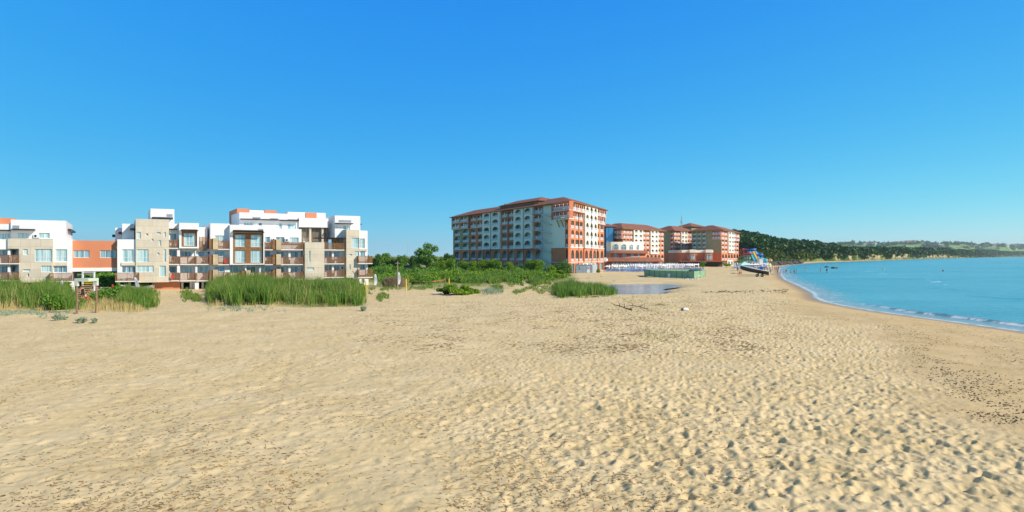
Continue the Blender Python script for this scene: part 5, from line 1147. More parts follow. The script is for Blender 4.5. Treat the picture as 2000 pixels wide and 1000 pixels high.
# dry reed screen
rg = np.random.default_rng(3); p = GP(770, 560); n = 2600; uu = rg.uniform(-1, 1, n); x = p[0] + uu * 2.1; y = p[1] + np.sqrt(np.maximum(0, 1 - uu ** 2)) * -1.0 + rg.normal(size=n) * .12
h = 1.75 * rg.uniform(.6, 1.15, n) * (1 - .25 * uu ** 2) ; a = rg.normal(size=n) * .14; ww = .035
V = np.stack([np.stack([x - ww, y, 0 * x + p[2] - .05], 1), np.stack([x + ww, y, 0 * x + p[2] - .05], 1), np.stack([x + ww + a, y + a, h + p[2]], 1), np.stack([x - ww + a, y + a, h + p[2]], 1)], 1).reshape(-1, 3)
t = thing('reed_screen', 'curved shaggy screen of dry brown reed bundles', 'screen', p); npmesh('bundle', V, np.arange(4 * n).reshape(n, 4), M['thatch'], t, world=True)
b = MB(); b.path([(p[0] - 2.1, p[1] - .05, .9), (p[0] - 1.2, p[1] - .95, .9), (p[0], p[1] - 1.2, .9), (p[0] + 1.2, p[1] - .95, .9), (p[0] + 2.1, p[1] - .05, .9)], .03, 5); b.build('binding', M['post'], t)
# driftwood and bleached branches
def branch(label, px, py, L, seed, mt='wood', lift=.25):
    r = random.Random(seed); p = Vector(GP(px, py)); t = thing('driftwood', label, 'driftwood', p, 'driftwood on the beach'); b = MB(); pts = [p + Vector((0, 0, .05))]; d = Vector((r.uniform(.6, 1) * r.choice((-1, 1)), r.uniform(-.3, .3), lift))
    for k in range(5): pts.append(pts[-1] + d * L / 5); d = (d + Vector((r.uniform(-.25, .25), r.uniform(-.3, .3), r.uniform(-.25, .2)))).normalized(); pts[-1].z = max(pts[-1].z, p.z + .03)
    b.path(pts, [L * .035 * (1 - k * .14) for k in range(6)], 6)
    for k in (1, 2, 3): e = Vector((r.uniform(-1, 1), r.uniform(-1, 1), r.uniform(.1, .8))).normalized() * L * .3; b.path([pts[k], pts[k] + e * .6, pts[k] + e + Vector((0, 0, -.03))], [L * .018, L * .012, L * .006], 5)
    b.build('limb', M[mt], t)
for i, (px, py, L, mt, lb) in enumerate([(858, 573, 1.6, 'canvas', 'bleached white branch left of the green bushes'), (864, 574, 1.2, 'canvas', 'short bleached branch against the leftmost green bush'), (1078, 556, 3.2, 'wood', 'pale tree trunk lying left of the pond reeds'), (1083, 552, 2.2, 'wood', 'broken log behind the pale trunk'),
      (1170, 581, 1.8, 'trunk', 'dark branch at the right foot of the pond reeds'), (1175, 580, 1.1, 'wood', 'small twig pile beside the dark branch'), (1120, 545, 1.8, 'trunk', 'dark branches on the bank above the pond reeds'), (1145, 544, 1.3, 'trunk', 'short dark stump on the bank right of the reeds'),
      (1172, 541, 1.0, 'trunk', 'dark clump on the sandy bank below the blue loungers'), (1196, 549, .9, 'trunk', 'lone dark stick on the bank above the pond'), (1235, 606, 2.6, 'trunk', 'long thin dark branch in the middle of the beach'), (1265, 604, 3.0, 'wood', 'curved grey branch right of the long thin one'),
      (1300, 597, 1.8, 'wood', 'bleached stick at the right end of the drift line'), (1225, 637, .8, 'trunk', 'short dark stick below the drift line')]): branch(lb, px, py, L, i + 3, mt, .15)
# litter
t, p = root_at('plastic_bag', 'white and black plastic bag lying on the open sand', 'bag', 1337, 606); 
bm = bmesh.new(); bmesh.ops.create_icosphere(bm, subdivisions=3, radius=.3); rr_ = random.Random(2)
for v in bm.verts: n_ = math.sin(v.co.x * 13 + 1) * math.cos(v.co.y * 15) * .05 + rr_.uniform(-.015, .015); v.co = v.co * (1 + n_ * 3); v.co.z = max(v.co.z * .6, -.08); v.co.x *= 1.25
me = bpy.data.meshes.new('bag'); bm.to_mesh(me); bm.free(); me.materials.append(M['canvas']); o = bpy.data.objects.new('bag', me); C.objects.link(o); o.parent = t; o.location = (.08, 0, .1)
b = MB(); b.hexa([(p.x - .42, p.y - .2, p.z), (p.x - .1, p.y - .25, p.z), (p.x - .05, p.y + .1, p.z), (p.x - .38, p.y + .12, p.z), (p.x - .38, p.y - .1, p.z + .22), (p.x - .18, p.y - .15, p.z + .28), (p.x - .12, p.y + .05, p.z + .2), (p.x - .3, p.y + .06, p.z + .16)]); b.build('dark_wrap', M['black'], t)
# grey site cabin
D = 199; t = thing('site_cabin', 'grey flat roofed site cabin with white end beside the large hotel', 'cabin', PD(1146, D)); x0, x1, x2 = PD(1125, D)[0], PD(1157, D)[0], PD(1166, D)[0]
b = MB(); b.box(x0, D, 0, x1, D + 2.6, 2.75); b.build('wall', panelmat('corrugated_grey', (.33, .40, .45), 0, .35, 40, .03, .75), t); b = MB(); b.box(x1 + .01, D - .05, 0, x2, D + 2.7, 2.9); b.build('end_panel', M['white'], t)
b = MB(); b.box(x0 - .1, D - .12, 2.75, x1, D + 2.7, 2.9); b.build('roof', M['metal'], t)
for px in (1133,): x = PD(px, D)[0]; b = MB(); b.box(x - .45, D - .06, 1.2, x + .45, D + .02, 2.3); b.build('window', M['glassd'], t)
x = PD(1149, D)[0]; b = MB(); b.box(x - .5, D - .06, .1, x + .5, D + .02, 2.3); o = b.build('door', M['white'], t); b = MB(); b.box(x - .38, D - .09, 1.3, x + .38, D - .055, 2.2); b.build('pane', M['glassd'], o)
x = PD(1153.7, D)[0]; b = MB(); b.box(x - .28, D - .07, 1.5, x + .28, D - .02, 2.1); b.build('sign', mat('pink_sign', (.55, .2, .25)), t)
# low dark shelter in the distance
t = thing('shelter', 'low dark flat roofed shelter among the distant trees', 'shelter', PD(800, 205)); b = MB(); b.box(PD(788, 205)[0], 205, 1.9, PD(817, 205)[0], 209, 2.5); b.build('roof', M['black'], t); b = MB(); b.box(PD(786, 205)[0], 205.3, 0, PD(789, 205)[0], 208, 1.89); b.box(PD(812, 205)[0], 205.3, 0, PD(816, 205)[0], 208, 1.89); b.build('wall', M['white'], t)
for px in (796, 799.5): q = PD(px, 330); t = thing('mast', 'thin lattice mast beyond the distant trees' + (', left one' if px < 797 else ', right one'), 'mast', q, 'thin far masts'); b = MB(); b.tube(q, (q[0], q[1], 14.5), .09, .05, 5); b.build('pole', M['metal'], t)
# green fence enclosure
def fence(A_, B_, n, t):
    A_, B_ = Vector(A_), Vector(B_); b = MB(); d = (B_ - A_).normalized(); nn = Vector((-d.y, d.x, 0)) * .02
    def pz(s): return A_.lerp(B_, s)
    L = 14
    for k in range(L): a_, c_ = pz(k / L), pz((k + 1) / L); w0 = nn * (1 + 2 * math.sin(k * 1.7)); b.hexa([tuple(a_ - nn + Vector((0, 0, .08))), tuple(c_ - nn + Vector((0, 0, .08))), tuple(c_ + nn + Vector((0, 0, .08))), tuple(a_ + nn + Vector((0, 0, .08))), tuple(a_ - nn + Vector((0, 0, 2.0))), tuple(c_ - nn + Vector((0, 0, 2.0))), tuple(c_ + nn + Vector((0, 0, 2.0))), tuple(a_ + nn + Vector((0, 0, 2.0)))])
    b.build('net_panel', M['greenf'], t)
    for k in range(n + 1): a_ = pz(k / n) - nn * 2.5; b = MB(); b.tube(a_ + Vector((0, 0, -.2)), a_ + Vector((0, 0, 2.12)), .045, n=6); b.build('fence_post', mat('dark_green_post', (.06, .14, .09)) if k == 0 else bpy.data.materials['dark_green_post'], t)
def zg(px, py): return GP(px, py)
f0, f1, f2 = zg(1278.5, 542), zg(1355, 544.5), zg(1377, 541)
t = thing('green_fence', 'green net fence enclosure on the sand in front of the parasols', 'fence', f0); fence(f0, f1, 7, t); fence(f1, f2, 2, t); f3 = (f2[0] - .5, f2[1] + 12, f2[2]); f4 = (f0[0], f0[1] + 12, f0[2]); fence(f2, f3, 2, t); fence(f3, f4, 6, t); fence(f4, f0, 2, t)
for px, w_, h0, h1 in ((1309, 1.3, .15, 1.05), (1364.5, .6, .2, .75)):
    D = f0[1] * .985 if px < 1350 else (f1[1] + (f2[1] - f1[1]) * .4) - .15
    D = (f0[1] + (f1[1] - f0[1]) * (px - 1278.5) / 76.5 - .12) if px < 1350 else D
    q = PD(px, D, .1); b = MB(); b.box(q[0] - w_ / 2, q[1] - .06, q[2] + h0, q[0] + w_ / 2, q[1], q[2] + h1); b.build('sign_board', M['canvas'], t)
# stones at the fence foot
def rock(label, loc, r, mt, seed, group, name='rock', cat='rock', flat=.65):
    bm = bmesh.new(); bmesh.ops.create_icosphere(bm, subdivisions=2, radius=1); r_ = random.Random(seed); dirs = [Vector((r_.uniform(-1, 1), r_.uniform(-1, 1), r_.uniform(-1, 1))).normalized() for _ in range(9)]
    for v in bm.verts:
        k = 1.0
        for d in dirs: dd = v.co.dot(d); k = min(k, .72 / dd if dd > .72 else 1)
        v.co = v.co * k * r_.uniform(.96, 1.04)
    me = bpy.data.meshes.new(name); bm.to_mesh(me); bm.free(); me.materials.append(mt); o = bpy.data.objects.new(name, me); C.objects.link(o); o.location = loc; o.scale = (r, r * r_.uniform(.7, 1.1), r * flat); o.rotation_euler = (0, 0, r_.uniform(0, 6)); return tagp(o, label, cat, group)
mrd = mat('dark_rock', (.10, .095, .085), .9, .35, .8, .6); mro = mat('ochre_rock', (.50, .33, .14), .9, .3, .8, .5); mrw = mat('pale_stone', (.6, .56, .48), .9, .2, 2, .4)
for i in range(10): rock('pale stone at the foot of the green fence', GP(1334 + i * 3.2 + (i % 3), 545.3 + (i % 2) * .6), .28 + .1 * (i % 3), mrw, i, 'pale stones along the fence foot', 'stone', 'stone')
rr_ = random.Random(9)
for i in range(70):
    s = (i + rr_.uniform(0, .8)) / 70; px = 1505 + 62 * s; py = 519.3 - 5.3 * s ** .9 + rr_.uniform(-.6, .5); q = P(px, py, -.2); rock('dark boulder in the breakwater running out to the water', (q[0], q[1], .2 + rr_.uniform(0, 1.0)), rr_.uniform(1.4, 2.6), mrd, i, 'dark breakwater boulders', 'boulder', 'boulder', .8)
for i in range(36):
    px = 1478 + rr_.uniform(0, 30); D = 385 + rr_.uniform(-15, 25); q = PD(px, D, 0); rock('ochre boulder in the heap below the white pool building', (q[0], q[1], rr_.uniform(.2, 2.8)), rr_.uniform(1.2, 2.4), mro, 200 + i, 'ochre boulders below the pool', 'boulder', 'boulder', .8)
for i, (px, py, r) in enumerate(((1614, 522.3, 1.3), (1617.5, 522.3, .8), (1628, 524.3, 1.6), (1633, 524.2, 1.1))): rock(('small' if r < 1 else 'dark') + ' rock breaking the sea surface, ' + ['left pair, bigger', 'left pair, smaller', 'right pair, larger', 'right pair, flatter'][i], (*P(px, py, SEA)[:2], SEA), r, mrd, 300 + i, 'rocks standing in the sea')
for i in range(4): q = PD(1569 + i * 3, 560 + i * 20, 0); rock('dark boulder at the tip of the breakwater', (q[0], q[1], -.3), 1.6, mrd, 400 + i, 'breakwater tip boulders', 'boulder', 'boulder')
# raised pale shore strip behind the breakwater
b = MB(); n = 14; pts = []
for k in range(n + 1): px = 1500 + 300 * (k / n); pts.append(px)
# water slides and pool
def helix(b, c, r, z0, z1, turns, a0=0, rad=.9, m=0, n=None):
    n = n or int(26 * turns); pts = [Vector((c[0] + r * math.cos(a0 + 2 * math.pi * turns * k / n), c[1] + r * math.sin(a0 + 2 * math.pi * turns * k / n), z0 + (z1 - z0) * k / n)) for k in range(n + 1)]
    b.path(pts, rad * .8, 8, m)
mb1 = mat('slide_blue', (.03, .17, .46), .45, .2); mb2 = mat('slide_red', (.42, .06, .045), .45, .2); mb3 = mat('slide_cyan', (.10, .50, .70), .35, .1); mb4 = mat('slide_green', (.02, .33, .12), .35, .1)
D = 375
def slide(label, px, D, parts, mt, zt):
    t = thing('water_slide', label, 'water slide', PD(px, D)); b = MB()
    for (pc, r, z0, z1, tn, a0, rad) in parts: helix(b, PD(pc, D), r, z0, z1, tn, a0, rad)
    b.build('tube', mt, t); b = MB()
    for (pc, r, *_r) in parts:
        for k in range(3): q = PD(pc, D); x = q[0] + r * math.cos(k * 2.1); y = q[1] + r * math.sin(k * 2.1); b.tube((x, y, 0), (x, y, _r[1]), .15, n=6)
    b.build('support', M['metal'], t)
slide('big twisting blue tube water slide high above the pool', 1468, 378, [(1466, 3.2, 7.6, 10.6, 2.0, 0, .8)], mb1, 14)
slide('red spiral water slide left of the blue tubes', 1455, 380, [(1453, 2.6, 7.0, 10.8, 2.1, 1, .65)], mb2, 14)
slide('red lower water slide bend under the red spiral', 1461, 372, [(1461, 2.6, 7.0, 8.2, .8, 2.6, .8)], mb2, 9)
slide('blue tube slide bend right of the striped lanes', 1482, 372, [(1482, 2.2, 5.0, 8.2, 1.5, 0, .95)], mb1, 9)
slide('small cyan and blue curl slide at the right end of the pool', 1491, 366, [(1492.5, 1.6, 1.4, 4.6, 1.5, 0, .9)], mb3, 5)
slide('green slide left of the pool', 1459, 368, [(1460, 1.6, .8, 5.2, 1.0, 0, .7)], mb4, 5)
t = thing('lane_slide', 'multi-lane racing slide in blue, green, yellow and red stripes', 'water slide', PD(1476, 366)); xl = PD(1471.5, 366)[0]
for k, mt in enumerate((mb3, mb1, mb4, M['yellow'], mb2, mb3)):
    b = MB(); w_ = .78; prev = None
    for j in range(9): s = j / 8; y = 372 - 9 * s; z = 8.4 * (1 - s) ** 1.5 + .7; cur = (xl + k * w_ + s * 1.6, y, z); \
        prev and b.hexa([(prev[0], prev[1], prev[2] - .25), (prev[0] + w_ - .04, prev[1], prev[2] - .25), (cur[0] + w_ - .04, cur[1], cur[2] - .25), (cur[0], cur[1], cur[2] - .25), prev, (prev[0] + w_ - .04, prev[1], prev[2]), (cur[0] + w_ - .04, cur[1], cur[2]), cur]); prev = cur
    b.build('lane', mt, t)
b = MB(); b.box(xl, 372, 0, xl + 4.6, 373, 8.9); b.build('tower', M['metal'], t)
t = thing('pool_terrace', 'white pool terrace wall with railing below the water slides', 'terrace', PD(1465, 360)); b = MB(); b.box(PD(1445, 360)[0], 360, 0, PD(1483, 360)[0], 382, 1.6); b.build('wall', mat('pale_blue_wall', (.50, .60, .66), .7), t)
b = MB(); xa, xb = PD(1445, 360)[0], PD(1483, 360)[0]
for k in range(26): x = xa + (xb - xa) * k / 25; b.tube((x, 360.1, 1.6), (x, 360.1, 2.6), .05, n=4)
b.box(xa, 360.05, 2.6, xb, 360.15, 2.7); b.build('railing', M['metal'], t)
t = thing('pool_building', 'small white flat building right of the racing slide', 'building', PD(1487, 362)); b = MB(); b.box(PD(1483.5, 362)[0], 362, 0, PD(1490.5, 362)[0], 366, 4.2); b.build('wall', M['white'], t); b = MB(); b.box(PD(1483.2, 362)[0], 361.8, 4.2, PD(1490.8, 362)[0], 366.2, 4.4); b.build('roof', M['concrete'], t)

# parasols and loungers
def parasol(kind):
    t = thing('beach_umbrella', 'x', 'beach umbrella', (0, 0, 0)); b = MB(); b.tube((0, 0, -.1), (0, 0, 2.45), .03, n=6); b.build('pole', M['metal'], t, world=False); b = MB()
    if kind == 'open':
        n = 8; R_ = 1.15; top = (0, 0, 2.5); rim = [(R_ * math.cos(2 * math.pi * k / n), R_ * math.sin(2 * math.pi * k / n), 2.02) for k in range(n)]
        for k in range(n): a_, c_ = rim[k], rim[(k + 1) % n]; b.poly([top, a_, c_]); b.poly([a_, (a_[0], a_[1], a_[2] - .18), (c_[0], c_[1], c_[2] - .18), c_]); b.poly([(0, 0, 2.46), c_, a_])
    else:
        b.tube((0, 0, .75), (0, 0, 1.3), .30, .22, 9); b.tube((0, 0, 1.3), (0, 0, 2.3), .22, .40, 9); b.tube((0, 0, 2.3), (0, 0, 2.75), .40, .05, 9)
    b.build('canopy', M['canvas'], t, world=False); return t
def lounger():
    t = thing('sun_lounger', 'x', 'sun lounger', (0, 0, 0)); b = MB()
    b.box(-.33, -.95, .32, .33, .35, .38); b.build('seat', M['blue'], t, world=False); b = MB()
    b.hexa([(-.33, .36, .32), (.33, .36, .32), (.33, .80, 1.05), (-.33, .80, 1.05), (-.33, .33, .38), (.33, .33, .38), (.33, .76, 1.10), (-.33, .76, 1.10)]); b.build('backrest', M['blue'], t, world=False)
    b = MB()
    for x in (-.36, .3): b.box(x, -.97, .27, x + .06, .97, .315); b.box(x, -.85, 0, x + .05, -.79, .27); b.box(x, .55, 0, x + .05, .61, .27)
    b.build('frame', M['bal'], t, world=False); return t
rr_ = random.Random(4); PO, PC, LO = parasol('open'), parasol('closed'), lounger(); first = {id(PO): 1, id(PC): 1, id(LO): 1}
def put(pr, loc, rz, label, group):
    if first.get(id(pr)): pr.location = loc; pr.rotation_euler = (0, 0, rz); pr['label'] = label; pr['group'] = group; first[id(pr)] = 0; return pr
    return dup(pr, loc, rz, label, group)
seg = [('in front of the restaurant glass front', 1189, 1240), ('behind the left half of the green fence', 1240, 1320), ('behind the right half of the green fence', 1320, 1362)]
nU = 0
for row, (D, x0, x1, st) in enumerate(((221, 1186, 1284, 4.6), (227, 1198, 1336, 4.4), (234, 1196, 1350, 4.4), (243, 1240, 1358, 4.2), (254, 1270, 1366, 4.2))):
    px = x0
    while px < x1:
        D_ = D + rr_.uniform(-1, 1) + max(0, (px - 1290)) * .12; loc = G(px, D_); opn = rr_.random() < .22 + .12 * (row > 2); s_ = [q for q in seg if px < q[2]] or [seg[-1]]
        put(PO if opn else PC, loc, rr_.uniform(0, 3), ('open white beach umbrella ' if opn else 'folded white beach umbrella ') + s_[0][0] + ('' if row else ', front row'), 'beach umbrellas ' + s_[0][0] + (' open' if opn else ' folded') + (' front' if not row else ''))
        px += st * rr_.uniform(.85, 1.15); nU += 1
for row, (D, x0, x1, st) in enumerate(((212, 1183, 1282, 4.2), (216, 1184, 1284, 4.3), (219, 1230, 1300, 4.5), (224, 1262, 1362, 4.2), (232, 1290, 1370, 4.2), (240, 1310, 1376, 4.6))):
    px = x0
    while px < x1:
        loc = G(px, D + rr_.uniform(-.6, .6)); s_ = [q for q in seg if px < q[2]] or [seg[-1]]
        put(LO, loc, math.pi + rr_.uniform(-.5, .5), 'blue sun lounger ' + s_[0][0] + ('' if row else ', front row'), 'blue sun loungers ' + s_[0][0] + ('' if row else ' front')); px += st * rr_.uniform(.85, 1.2)
for i in range(30):
    px = 1432 + i * 2.4 + rr_.uniform(-1, 1); D_ = 255 + (i % 4) * 9 + rr_.uniform(-2, 2); loc = G(px, D_)
    put(LO, loc, math.pi + rr_.uniform(-.6, .6), 'blue sun lounger on the far sand behind the beached boat', 'blue sun loungers behind the boat')
    if i % 2: put(PC, G(px + 1, D_ + 2), 0, 'folded pale umbrella on the far sand behind the beached boat', 'folded umbrellas behind the boat')
for i in range(10): put(PO if i % 3 else PC, G(1487 + i * 1.9, 262 + rr_.uniform(0, 30)), 0, 'pale beach umbrella right of the boat near the boulders' + (' folded' if i % 3 == 0 else ' open'), 'umbrellas near the boulders' + str(bool(i % 3)))
# coloured umbrellas
for px, mt, lb, py in ((1502, M['yellow'], 'lime yellow beach umbrella near the bathers', 526.8), (1493, M['blue'], 'blue beach umbrella left of the lime yellow one', 526.2), (1498, M['canvas'], 'white round umbrella between blue and yellow ones', 526.0)):
    o = dup(PO, GP(px, py), 0, lb, 'coloured umbrellas'); 
    for ch in o.children:
        if ch.name.startswith('canopy'): ch.data = ch.data.copy(); ch.data.materials[0] = mt if px != 1502 else mat('lime_canvas', (.55, .75, .05), .7)
# marquee canopies
for px, w_, mt, lb in ((1454, 5.0, mat('aqua_canvas', (.45, .72, .78), .8), 'pale aqua pyramid marquee behind the boat'), (1466, 7.5, M['canvas'], 'wide white canopy behind the boat'), (1475, 4.6, M['canvas'], 'smaller white canopy right of the wide one')):
    q = G(px, 235); t = thing('marquee', lb, 'marquee', q, 'canopies behind the boat'); b = MB(); h_ = w_ / 2; z = q[2] + 2.3
    for sx, sy in ((-1, -1), (1, -1), (1, 1), (-1, 1)): b.tube((q[0] + sx * h_, q[1] + sy * 1.8, 0), (q[0] + sx * h_, q[1] + sy * 1.8, z), .05, n=5)
    b.build('frame', M['metal'], t); b = MB(); c4_ = [(q[0] + sx * (h_ + .1), q[1] + sy * 1.9, z) for sx, sy in ((-1, -1), (1, -1), (1, 1), (-1, 1))]; tp = (q[0], q[1], z + (1.5 if px == 1454 else .5))
    for k in range(4): a_, c_ = c4_[k], c4_[(k + 1) % 4]; b.poly([a_, c_, tp]); b.poly([(a_[0], a_[1], a_[2] - .35), (c_[0], c_[1], c_[2] - .35), c_, a_])
    b.build('canopy', mt, t)

# beached motor boat on a trailer
q0 = Vector(GP(1477, 540.5)); t = thing('motor_boat', 'black and white motor boat on the sand with its bow raised, on a trailer', 'boat', q0, rz=0)
L = 7.6; n = 16; axis = Vector((-.86, .42, .0)).normalized(); side = Vector((-axis.y, axis.x, 0)); up = Vector((0, 0, 1)); st = q0 + Vector((3.2, -1.0, .75)); secs = []
for k in range(n + 1):
    s = k / n; w_ = 1.05 * (1 - max(0, s - .45) ** 2 / .31) ** .8 if s < .99 else .03; w_ = max(.03, w_); c = st + axis * L * s + up * (.16 * L * s); dk = .85 + .5 * s ** 2; ke = .0 + .85 * max(0, s - .6) ** 1.6 * 2
    secs.append([c + side * w_ + up * dk, c + side * w_ * .92 + up * (.35 + ke * .6), c + up * (-.22 + ke), c - side * w_ * .92 + up * (.35 + ke * .6), c - side * w_ + up * dk])
b = MB(); w2 = MB()
for a_, c_ in zip(secs, secs[1:]):
    for k in range(4): b.poly([a_[k], c_[k], c_[k + 1], a_[k + 1]])
b.poly(secs[0]); b.build('hull', M['black'], t)
for a_, c_ in zip(secs, secs[1:]):
    w2.poly([a_[4] + up * .01, c_[4] + up * .01, c_[0] + up * .01, a_[0] + up * .01])
    for k in (0, 4): w2.tube(a_[k], c_[k], .08, n=6)
w2.build('deck', M['white'], t)
b = MB(); c = st + axis * 1.9 + up * 1.3; b.hexa([tuple(c + axis * a_ + side * s_ + up * z_) for z_, e in ((0, 0), (.95, .2)) for a_, s_ in ((-.4 + e, -.45), (.5 - e * .5, -.45), (.5 - e * .5, .45), (-.4 + e, .45))]); b.build('console', mb1, t)
b = MB(); c = st - axis * .35 + up * .9; b.hexa([tuple(c + axis * a_ + side * s_ + up * z_) for z_ in (-.1, .65) for a_, s_ in ((-.35, -.22), (.2, -.22), (.2, .22), (-.35, .22))]); b.tube(c, c - axis * .3 - up * 1.0, .11, .08, 6); b.tube(c - axis * .3 - up * 1.0, c - axis * .9 - up * .9, .12, .1, 6); b.build('outboard_motor', M['metal'], t)
tr_ = thing('boat_trailer', 'low boat trailer with black wheels under the beached motor boat', 'trailer', q0)
b = MB(); b.tube(q0 + Vector((3.2, -1.2, .5)), q0 + axis * 5.2 + Vector((0, 0, .45)), .07, n=6); b.tube(q0 + side * 1.0 + Vector((.3, 0, .42)), q0 - side * 1.0 + Vector((.3, 0, .42)), .07, n=6); b.tube(q0 + side * .7 + Vector((2.4, -.8, .5)), q0 - side * .7 + Vector((2.4, -.8, .5)), .06, n=6); b.build('chassis', M['dark'], tr_)
for s_ in (-1.05, 1.05):
    for a_ in (0, -1.3): c = q0 + side * s_ + Vector((.3, 0, .4)) + axis * a_; b = MB(); b.tube(c - side * .13, c + side * .13, .42, n=14); w = b.build('wheel', M['black'], tr_); b = MB(); b.tube(c - side * .15, c + side * .15, .18, n=10); b.build('rim', M['metal'], w)
for s_ in (-.9, .9): c = q0 + side * s_ + Vector((.6, 0, 1.0)); b = MB(); b.box(c.x - .1, c.y - .1, .4, c.x + .1, c.y + .1, 1.05); b.build('bunk_support', M['dark'], tr_)
# buoys
for px, py, mt, lb in ((1842, 529.3, M['red'], 'red buoy floating on the open sea'), (1726, 526.8, M['yellow'], 'small yellow buoy floating on the sea')):
    q = P(px, py, SEA); t = thing('buoy', lb, 'buoy', q); b = MB(); b.tube((q[0], q[1], SEA - .2), (q[0], q[1], SEA + .3), .32, .32, 10); b.tube((q[0], q[1], SEA + .3), (q[0], q[1], SEA + .62), .32, .05, 10); b.build('float', mt, t)
# far houses on the hill
rr_ = random.Random(12); hw = [M['white'], M['cream'], mat('far_pink', (.5, .33, .27))]
def farat(px, t_):
    i = int(np.argmin(abs(xsF - px))); j = int(round(t_ * (len(tsF) - 1))); return VF[j, i]
fh = [(1604, .5, 26, 9, 0), (1612, .52, 20, 8, 2), (1620, .54, 30, 10, 2), (1630, .55, 22, 12, 2), (1637, .56, 18, 12, 1), (1641, .56, 14, 12, 2), (1695, .4, 40, 9, 0), (1704, .42, 46, 12, 0), (1712, .42, 26, 14, 0), (1748, .45, 36, 9, 2), (1756, .46, 40, 12, 2), (1764, .47, 22, 15, 0),
      (1778, .56, 70, 18, 2), (1790, .56, 22, 16, 1), (1840, .3, 60, 9, 0), (1876, .25, 40, 12, 1), (1890, .28, 36, 10, 0), (1905, .3, 50, 10, 1), (1925, .4, 60, 12, 2), (1940, .42, 46, 14, 2), (1950, .5, 60, 12, 2), (1966, .45, 60, 14, 1), (1980, .5, 50, 14, 2), (1992, .5, 44, 14, 2)]
desc = ['white', 'cream', 'pinkish']
rightof = ['leftmost on the skyline', 'second on the skyline', 'third on the skyline, wide', 'fourth on the skyline', 'fifth on the skyline, tall', 'sixth on the skyline, narrow', 'left of a row of three', 'middle of a row of three', 'right of a row of three', 'left below the long block', 'middle below the long block', 'right below the long block',
    'long block standing alone on the skyline', 'small block right of the long one', 'low strip in the fields', 'first of three by the shore woods', 'second of three by the shore woods', 'third of three by the shore woods', 'first of the far right village', 'second of the far right village', 'third of the far right village', 'fourth of the far right village', 'fifth of the far right village', 'last of the far right village']
for i, (px, tt, w_, h_, c) in enumerate(fh):
    p = farat(px, tt); t = thing('far_house', f'distant {desc[c]} building, {rightof[i]}', 'building', (float(p[0]), float(p[1]), float(p[2])), 'buildings on the far hill'); b = MB(); b.box(p[0] - w_ / 2, p[1], p[2] - 6, p[0] + w_ / 2, p[1] + 25, p[2] + h_ + 4); o = b.build('wall', hw[c], t)
    b = MB(); x0, x1 = p[0] - w_ / 2 - 1, p[0] + w_ / 2 + 1; z = p[2] + h_ + 4; b.poly([(x0, p[1] - 1, z), (x1, p[1] - 1, z), (x1 - 3, p[1] + 12, z + 4), (x0 + 3, p[1] + 12, z + 4)]); b.poly([(x1, p[1] - 1, z), (x1, p[1] + 26, z), (x1 - 3, p[1] + 12, z + 4)]); b.poly([(x0, p[1] - 1, z), (x0 + 3, p[1] + 12, z + 4), (x0, p[1] + 26, z)]); b.build('roof', M['roof'], t)
    b = MB(); nw = max(2, int(w_ / 6))
    for k in range(nw): x = x0 + 2 + (w_ - 2) * (k + .3) / nw; b.box(x, p[1] - .3, p[2] + h_ * .3, x + 2.4, p[1] + .1, p[2] + h_ * .3 + 3); b.box(x, p[1] - .3, p[2] + h_ * .8, x + 2.4, p[1] + .1, p[2] + h_ * .8 + 3)
    b.build('window_row', M['glassd'], t)

# people
def person_mesh(pose):
    J = {'stand': [((0, 0, .95), .15), ((0, 0, 1.2), .14), ((0, 0, 1.42), .16), ((0, 0, 1.53), .065), ((0, .02, 1.66), .105), ((0, .02, 1.74), .08)]}
    v = []; e = []; r = []
    def chain(pts, start=None):
        prev = start
        for p, rad in pts:
            v.append(p); r.append(rad); i = len(v) - 1
            if prev is not None: e.append((prev, i))
            prev = i
        return prev
    lie = pose == 'lie'; sit = pose == 'sit'
    chain([((0, 0, .95), .15)]); chain([((0, 0, 1.18), .125), ((0, 0, 1.38), .15), ((0, 0, 1.52), .06), ((0, -.02, 1.63), .1), ((0, -.02, 1.73), .08)], 0)
    for s in (-1, 1):
        w = .22 * s if pose == 'walk' else 0
        if sit: chain([((s * .1, 0, .9), .12), ((s * .13, -.42, 1.15), .075), ((s * .13, -.6, .82), .05), ((s * .13, -.75, .8), .035)], 0)
        else: chain([((s * .1, 0, .85), .12), ((s * .12, -w * .6 - .02, .48), .075), ((s * .12, w * .3, .09), .045), ((s * .12, w * .3 - .16, .03), .035)], 0)
        el = (.30, 0, 1.12) if pose != 'arms' else (.36, -.05, 1.2); ha = (.30, -.1 - w * .5, .84) if pose != 'arms' else (.18, -.25, 1.15)
        chain([((s * .19, 0, 1.42), .07), ((s * el[0], el[1] + w * .4, el[2]), .045), ((s * ha[0], ha[1], ha[2]), .032), ((s * ha[0], ha[1] - .03, ha[2] - .12), .028)], 2)
    me = bpy.data.meshes.new('person'); me.from_pydata(v, e, []); o = bpy.data.objects.new('tmp', me); C.objects.link(o); m = o.modifiers.new('s', 'SKIN')
    for i, sv in enumerate(me.skin_vertices[0].data): sv.radius = (r[i], r[i]); sv.use_root = i == 0
    m2 = o.modifiers.new('ss', 'SUBSURF'); m2.levels = 1; dg = bpy.context.evaluated_depsgraph_get(); dg.update(); ev = o.evaluated_get(dg); out = bpy.data.meshes.new_from_object(ev); C.objects.unlink(o); bpy.data.objects.remove(o)
    off = .8 if sit else 0
    for q in out.vertices:
        q.co.z -= off
        if lie: q.co = Vector((q.co.x, q.co.z - .8, -q.co.y + .16))
    out.materials.clear(); out.materials.append(M['skin']); return out
PM = {k: person_mesh(k) for k in ('stand', 'walk', 'arms', 'sit', 'lie')}
